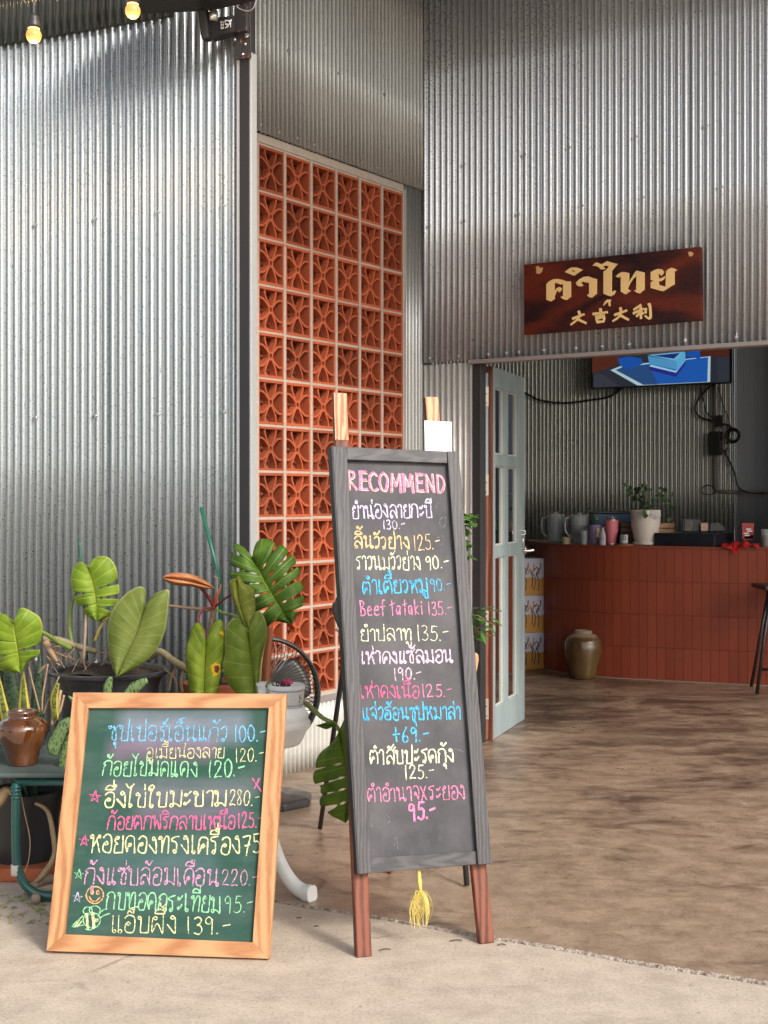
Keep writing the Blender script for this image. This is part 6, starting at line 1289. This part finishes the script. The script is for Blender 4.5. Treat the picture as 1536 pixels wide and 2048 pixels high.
t_ = thing('drinking_glass', 'glass of brown drink at the right edge of the counter', 'glass', loc_on(1533, .15)); pot_px(t_, 'glass_body', M_CLR, 1533, 1089, [(9, 1089), (11, 1054), (10, 1054), (8.4, 1087)], .15, auto=40); pot_px(t_, 'drink', M_COF, 1533, 1089, [(8.2, 1087), (9.6, 1066), (1, 1066)], .15)
# big olive jar on the floor
ojt = NT('olive_brown_glaze'); n = ojt.noise(ojt.map((1, 1, .6)), 7, 5, .6); sx_ = ojt.n('ShaderNodeSeparateXYZ'); ojt.l(ojt.tc.outputs['Object'], sx_.inputs[0])
cz = ojt.ramp(ojt.math('ADD', sx_.outputs[2], ojt.math('MULTIPLY', n, .05)), [(.318, 0), (.335, 1)])
ojt.set(color=ojt.mix(cz, ojt.ramp(n, [(.3, (.060, .034, .012)), (.7, (.150, .088, .030))]), (.26, .20, .135)), rough=.22, coat=.3); ojt.bump(n, .1, .004)
gp = ground_pt(1166, 1358); t_ = thing('storage_jar', 'big olive brown glazed storage jar on the floor in front of the tiled counter', 'jar', gp); q_ = gp.y / F
jp = [(22, 1358), (25, 1356), (27, 1345), (34, 1315), (37.5, 1300), (37, 1289), (36, 1287), (36.5, 1285), (33, 1278), (26, 1270), (20, 1268), (18, 1266.5), (18.5, 1262), (17, 1261), (14, 1262), (13, 1270)]
mb = MB(); mb.lathe(gp + Z * .004, [(r * q_, (1358 - y) * q_) for r, y in jp], 48); mb.build('jar_body', ojt.m, t_, smooth=True)
# cartons stacked behind the door
ctn = NT('printed_carton'); sep = ctn.n('ShaderNodeSeparateXYZ'); ctn.l(ctn.tc.outputs['Object'], sep.inputs[0]); ctn.set(color=ctn.ramp(ctn.math('ADD', sep.outputs[2], ctn.math('MULTIPLY', ctn.noise(ctn.map(), 12), .04)), [(.148, (.42, .20, .025)), (.152, (.44, .43, .52))]), rough=.6)
M_GOLDL = simple('gold_print', (.36, .16, .03), .5); M_INK = simple('dark_print', (.05, .02, .012), .5)
def carton(cx_px, Y, z0, lab, hw=.19):
    c = P(cx_px, 1000, Y); c.z = z0; t_ = thing('drink_carton', lab, 'carton', c, 'cartons stacked behind the glazed door'); d_ = U2(.97, .24); n_ = Vector((d_.y, -d_.x, 0)); e_ = U2(.62, .78)
    mb = MB(); mb.box(c + Z * .139, hw, .15, .1385, (d_, n_, Z)); b_ = mb.build('carton_body', ctn.m, t_, bevel=.003)
    pl_ = Plane(c + n_ * .1505 + Z * .14, d_, Z); mb = MB()
    for g_ in (-.10, .0, .10):
        for s_ in ([(-.02, -.10), (-.005, -.02), (-.03, .03), (.005, .07), (.02, .03), (.0, .01)], [(.015, -.10), (.02, -.03), (.0, .02), (.03, .06), (.035, .10)], [(-.035, -.08), (-.03, -.01), (-.045, .04)]):
            ribbon(mb, pl_, [Vector((g_ + a, b, 0)) for a, b in s_], .009, .0005)
    mb.build('swirl_print', M_INK, b_)['kind'] = 'stuff'; mb = MB()
    for g_ in (-.05, .05): ribbon(mb, pl_, [Vector((g_ + a, b, 0)) for a, b in ((-.02, .02), (.0, .06), (.02, .03), (.03, .09))], .010, .0009)
    mb.build('gold_print', M_GOLDL, b_)['kind'] = 'stuff'
for k_, w_ in enumerate(('bottom', 'middle', 'top')):
    carton(1034, 10.28, .005 + .279 * k_, 'drink carton, %s of the stack between door and tiled counter' % w_)
    carton(975 + 6 * k_, 10.75, .005 + .279 * k_, 'drink carton, %s of the stack seen through the door panes' % w_)
rc = P(1012, 1400, 9.2); rc.z = .005; t_ = thing('red_box', 'red box on the floor seen through the lowest door panes', 'box', rc); mb = MB(); mb.box(rc + Z * .15, .10, .12, .15); mb.build('box_body', simple('red_box_paint', (.25, .025, .03), .5), t_, bevel=.003)
mb = MB(); c = rc + Vector((.02, -.121, .2)); [mb.box(c + Vector((a, 0, b)), w_, .001, h_) for a, b, w_, h_ in ((0, .03, .03, .003), (0, -.03, .03, .003), (-.03, 0, .003, .03), (.03, 0, .003, .03))]; mb.build('square_print', WHT, t_)['kind'] = 'stuff'
bb = P(955, 1130, 8.6); t_ = thing('blue_crate', 'blue plastic crate glimpsed between black post and door edge', 'crate', bb); mb = MB(); mb.box(Vector((bb.x - .1, 9.6, .95)), .16, .12, .12); mb.build('crate_body', simple('blue_crate_plastic', (.03, .10, .40), .5), t_, bevel=.01); mb = MB(); mb.box(Vector((bb.x - .1, 9.6, .41)), .18, .14, .40); mb.build('support_shelf', M_BLACKSTEEL, t_)

# ------------------------------------------------------------------ television, cables, conduit
TP = Plane(KO + BN * .18 , BD, Z); M_TVF = simple('glossy_black_bezel', (.008, .008, .01), .15)
def lit(name, c, e=.6): t = NT(name); t.set(color=(.01, .01, .012), rough=.12, emit=c, estr=e); return t.m
tvs = lambda L: [(1160 + x / 4.085, 690 + y / 4.085) for x, y in L]
tv = thing('television', 'wall mounted television showing a blue and brown animated picture, partly hidden by the lintel', 'television', TP.px(1320, 720))
a0, b0 = TP.loc(1185, 779); a1, b1 = TP.loc(1464, 767.5); bz = (b0 + b1) / 2
corn = [(a0, b0 - .00), (a1, b1), (a1, b1 + .68), (a0, b0 + .68)]
mb = MB(); mb.prism([TP.at(a, b) for a, b in corn], TP.n * .045); tvb = mb.build('screen_housing', M_TVF, tv, bevel=.004)
TF = Plane(TP.o + TP.n * .0455, TP.u, TP.v)
TVC = [((.03, .035, .05), [(108, 352), (1222, 306), (1222, -40), (108, -10)], .6), ((.10, .022, .012), [(100, 235), (310, 160), (320, 30), (100, 30)], .7), ((.085, .020, .012), [(985, 90), (1222, 95), (1222, -20), (985, -20)], .7), ((.035, .04, .055), [(110, 240), (180, 236), (322, 336), (112, 348)], .8), ((.03, .035, .05), [(1120, 105), (1220, 98), (1224, 296), (1130, 296)], .8),
 ((.42, .60, .66), [(250, 205), (345, 168), (1068, 92), (1064, 302), (515, 330), (470, 330)], .8), ((.012, .095, .42), [(292, 205), (350, 180), (1048, 100), (1042, 300), (520, 326)], .8), ((.02, .07, .20), [(292, 205), (350, 180), (560, 160), (640, 322), (520, 326)], .8),
 ((.008, .08, .38), [(310, 110), (400, 92), (500, 110), (520, 150), (400, 205), (330, 170)], .8), ((.02, .02, .22), [(570, 175), (790, 232), (862, 130), (862, 160), (785, 262), (568, 205)], .8), ((.30, .55, .68), [(580, 160), (785, 212), (860, 110), (864, 130), (785, 226), (570, 175)], .9), ((.07, .27, .50), [(556, 90), (790, 128), (800, 205), (570, 155)], .9), ((.10, .36, .60), [(790, 128), (862, 55), (866, 128), (800, 205)], .9), ((.12, .40, .62), [(556, 82), (862, 52), (790, 130)], .9), ((.015, .02, .16), [(600, 88), (820, 66), (770, 112)], .8), ((.008, .08, .40), [(870, 60), (985, 40), (985, 115), (870, 95)], .8)]
for k_, (c, L_, e) in enumerate(TVC):
    LL = [TF.loc(x, y) for x, y in tvs(L_)]; ok = [(min(max(a, a0 + .008), a1 - .008), min(max(b, b0 + (a - a0) / (a1 - a0) * (b1 - b0) + .012), b0 + .66)) for a, b in LL]
    mb = MB(); ar = sum(ok[i][0] * ok[(i + 1) % len(ok)][1] - ok[(i + 1) % len(ok)][0] * ok[i][1] for i in range(len(ok)))
    if ar < 0: ok = ok[::-1]
    tess = mathutils.geometry.tessellate_polygon([[Vector((a, b, 0)) for a, b in ok]]); mb.add([TF.at(a, b, .0006 + .0006 * k_) for a, b in ok], [tuple(t) for t in tess]); mb.build('picture_area', lit('screen_colour', c, e * .65), tvb)
def wallp(x, y, off=.03): return Plane(KO + BN * off, BD, Z).px(x, y)
def cable(lab, pts, r, off=.04, cat='cable', name='cable', mat=None):
    t = thing(name, lab, cat, wallp(*pts[0], off)); mb = MB(); mb.tube(crom([wallp(x, y, off) for x, y in pts], 5), r, 6); mb.build('cable', mat or M_BPL, t, smooth=True)
cable('long black cable sagging from the door to the television', [(1020, 778), (1045, 784), (1080, 800), (1130, 806), (1180, 800), (1220, 793), (1245, 775)], .010)
cable('black cable looping from the television to the upper wall box', [(1425, 768), (1404, 790), (1391, 810), (1392, 826), (1405, 836), (1424, 842)], .009)
cable('thin black cable from the television to the upper wall box', [(1400, 775), (1408, 805), (1412, 824), (1424, 834)], .006)
cable('thin cable hanging right of the conduit', [(1436, 772), (1446, 810), (1456, 835), (1460, 860), (1452, 900), (1450, 905)], .005)
cable('black cable from the wall boxes to the cable coil', [(1440, 848), (1456, 850), (1468, 860), (1476, 864)], .009)
cable('long black cable running down the wall to the conduit', [(1448, 902), (1460, 925), (1470, 950), (1477, 975), (1500, 986), (1530, 985)], .008)
cable('loose black wire loop left of the conduit bend', [(1430, 975), (1415, 970), (1404, 978), (1408, 987), (1422, 989), (1432, 984)], .005)
for x0_, lab in ((1440, 'upper'), (1452, 'lower')): cable('thin tangled wire beside the power box, %s one' % lab, [(x0_, 850), (x0_ + 6, 870), (x0_ + 2, 890), (x0_ + 8, 905)], .004)
M_CON = simple('grey_pvc_conduit', (.22, .20, .18), .5)
t_ = thing('conduit', 'grey plastic conduit pipe running down from the television and turning right', 'conduit pipe', wallp(1430, 900)); mb = MB(); mb.tube([wallp(x, y, .03) for x, y in ((1429, 770), (1430, 960), (1431, 975), (1434, 981), (1440, 983.5), (1469, 984))], .017, 10); mb.build('vertical_pipe', M_CON, t_, smooth=True)
wp1 = wallp(1469, 984, .03); mb = MB(); mb.tube([wp1, wp1 + Vector((.3, .02, .0)), P(1531, 986, 12.6)], .015, 10); mb.build('horizontal_pipe', M_CON, t_, smooth=True)
t_ = thing('power_box', 'black power supply box mounted on the conduit', 'electrical box', wallp(1430, 886)); mb = MB(); mb.box(wallp(1431, 887, .075), .052, .03, .105, (BD, BN, Z)); mb.build('box_body', M_BPL, t_, bevel=.006)
for k_ in range(5): mb = MB(); mb.box(wallp(1441, 884 + k_ * 4, .108), .008, .002, .003, (BD, BN, Z)); mb.build('vent_fin', M_CON, t_)
t_ = thing('junction_box', 'small black junction box above the power supply box', 'electrical box', wallp(1437, 842)); mb = MB(); mb.box(wallp(1437, 842, .07), .028, .025, .05, (BD, BN, Z)); mb.build('box_body', M_BPL, t_, bevel=.005)
t_ = thing('cable_coil', 'coiled black cable hanging beside the power box', 'cable coil', wallp(1466, 871)); mb = MB()
for k_ in range(6):
    rr = .045 + .004 * k_; oc = wallp(1466, 871, .05 + .008 * (k_ % 3)); mb.tube([oc + BD * (rr * cos(a)) + Z * (rr * sin(a)) for a in [2 * pi * q / 20 for q in range(21)]], .006, 5, caps=False)
mb.build('coil', M_BPL, t_, smooth=True)['kind'] = 'stuff'
# bar stool at the right edge
t_ = thing('bar_stool', 'black metal bar stool leg at the right edge in front of the counter', 'bar stool', ground_pt(1540, 1392)); f1 = ground_pt(1514, 1392); tp1 = P(1541, 1180, 8.86)
o1 = Vector((.42, -.05, 0)); o2 = Vector((.06, .36, 0))
for fo, to in ((Vector((0, 0, 0)), Vector((0, 0, 0))), (o1, o1 - Vector((.16, 0, 0))), (o2, o2 - Vector((0, .12, 0))), (o1 + o2, o1 + o2 - Vector((.16, .12, 0)))):
    rod('leg', [f1 + fo + Z * .012, tp1 + to], .012, M_ROD, t_)
mid = f1.lerp(tp1, .25); rod('footrest', [mid, mid + o1 * .85], .009, M_ROD, t_); mb = MB(); mb.box(tp1 + Vector((.14, .12, .015)), .19, .17, .016); mb.build('seat', M_BPL, t_, bevel=.01)

# ------------------------------------------------------------------ unseen trees, added to put darker reflections into the metal walls
M_CROWN = simple('tree_foliage', (.045, .085, .022), .6, var=.5, scale=3); M_BARK = simple('bark', (.12, .085, .06), .9, bump=.5)
def tree(x, y, h, r, lab):
    t = thing('tree', lab, 'tree', (x, y, 0), 'unseen trees added for reflections'); rt_ = random.Random(int(x * 7 + y))
    mb = MB(); mb.tube([(x, y, 0), (x + .1, y, h * .3), (x, y + .1, h * .55)], [.16, .12, .08], 8); mb.build('trunk', M_BARK, t, smooth=True); mb = MB()
    for i in range(2600):
        a, b, rr = rt_.uniform(0, 6.28), rt_.uniform(-1, 1), rt_.random() ** .4; q = sqrt(1 - b * b); bump_ = 1 + .25 * sin(a * 3 + x) * cos(b * 4)
        c = Vector((x + r * rr * q * cos(a) * bump_, y + r * rr * q * sin(a) * bump_, h * .55 + h * .47 * rr * b)); s_ = rt_.uniform(.12, .26); d1 = Vector((rt_.uniform(-1, 1), rt_.uniform(-1, 1), rt_.uniform(-1, 1))).normalized(); d2 = d1.cross(Vector((rt_.uniform(-1, 1), rt_.uniform(-1, 1), .3))).normalized()
        mb.add([c - d1 * s_, c - d2 * s_ * .5, c + d1 * s_, c + d2 * s_ * .5], [(0, 1, 2, 3)])
    o = mb.build('crown', M_CROWN, t); o['kind'] = 'stuff'
for x_, y_, h_, r_, lab in ((-6.6, -2.6, 2.1, 1.3, 'unseen bushy tree added behind and left of the viewer for reflections'), (-10.5, 3.0, 2.2, 1.3, 'unseen bushy tree added beyond the left end of the forecourt for reflections')): tree(x_, y_, h_, r_, lab)
# small debris on the apron
for (x_, y_, l_, lab) in ((912, 1884, .018, 'small dark twig right of the easel leg'), (1003, 1892, .012, 'tiny dark twig on the concrete by the joint'), (770, 1902, .016, 'small dry leaf piece right of the left easel leg'), (598, 1838, .008, 'tiny dark leaf speck near the pedestal foot'), (633, 1855, .007, 'tiny leaf speck left of the easel')):
    g_ = ground_pt(x_, y_) + Z * .003; t_ = thing('twig', lab, 'twig', g_); mb = MB(); mb.tube(crom([g_ - Vector((l_, 0, 0)), g_ + Vector((0, l_ * .3, .002)), g_ + Vector((l_, l_ * .2, .001))], 3), .0018, 5); mb.build('twig', M_BARK, t_)
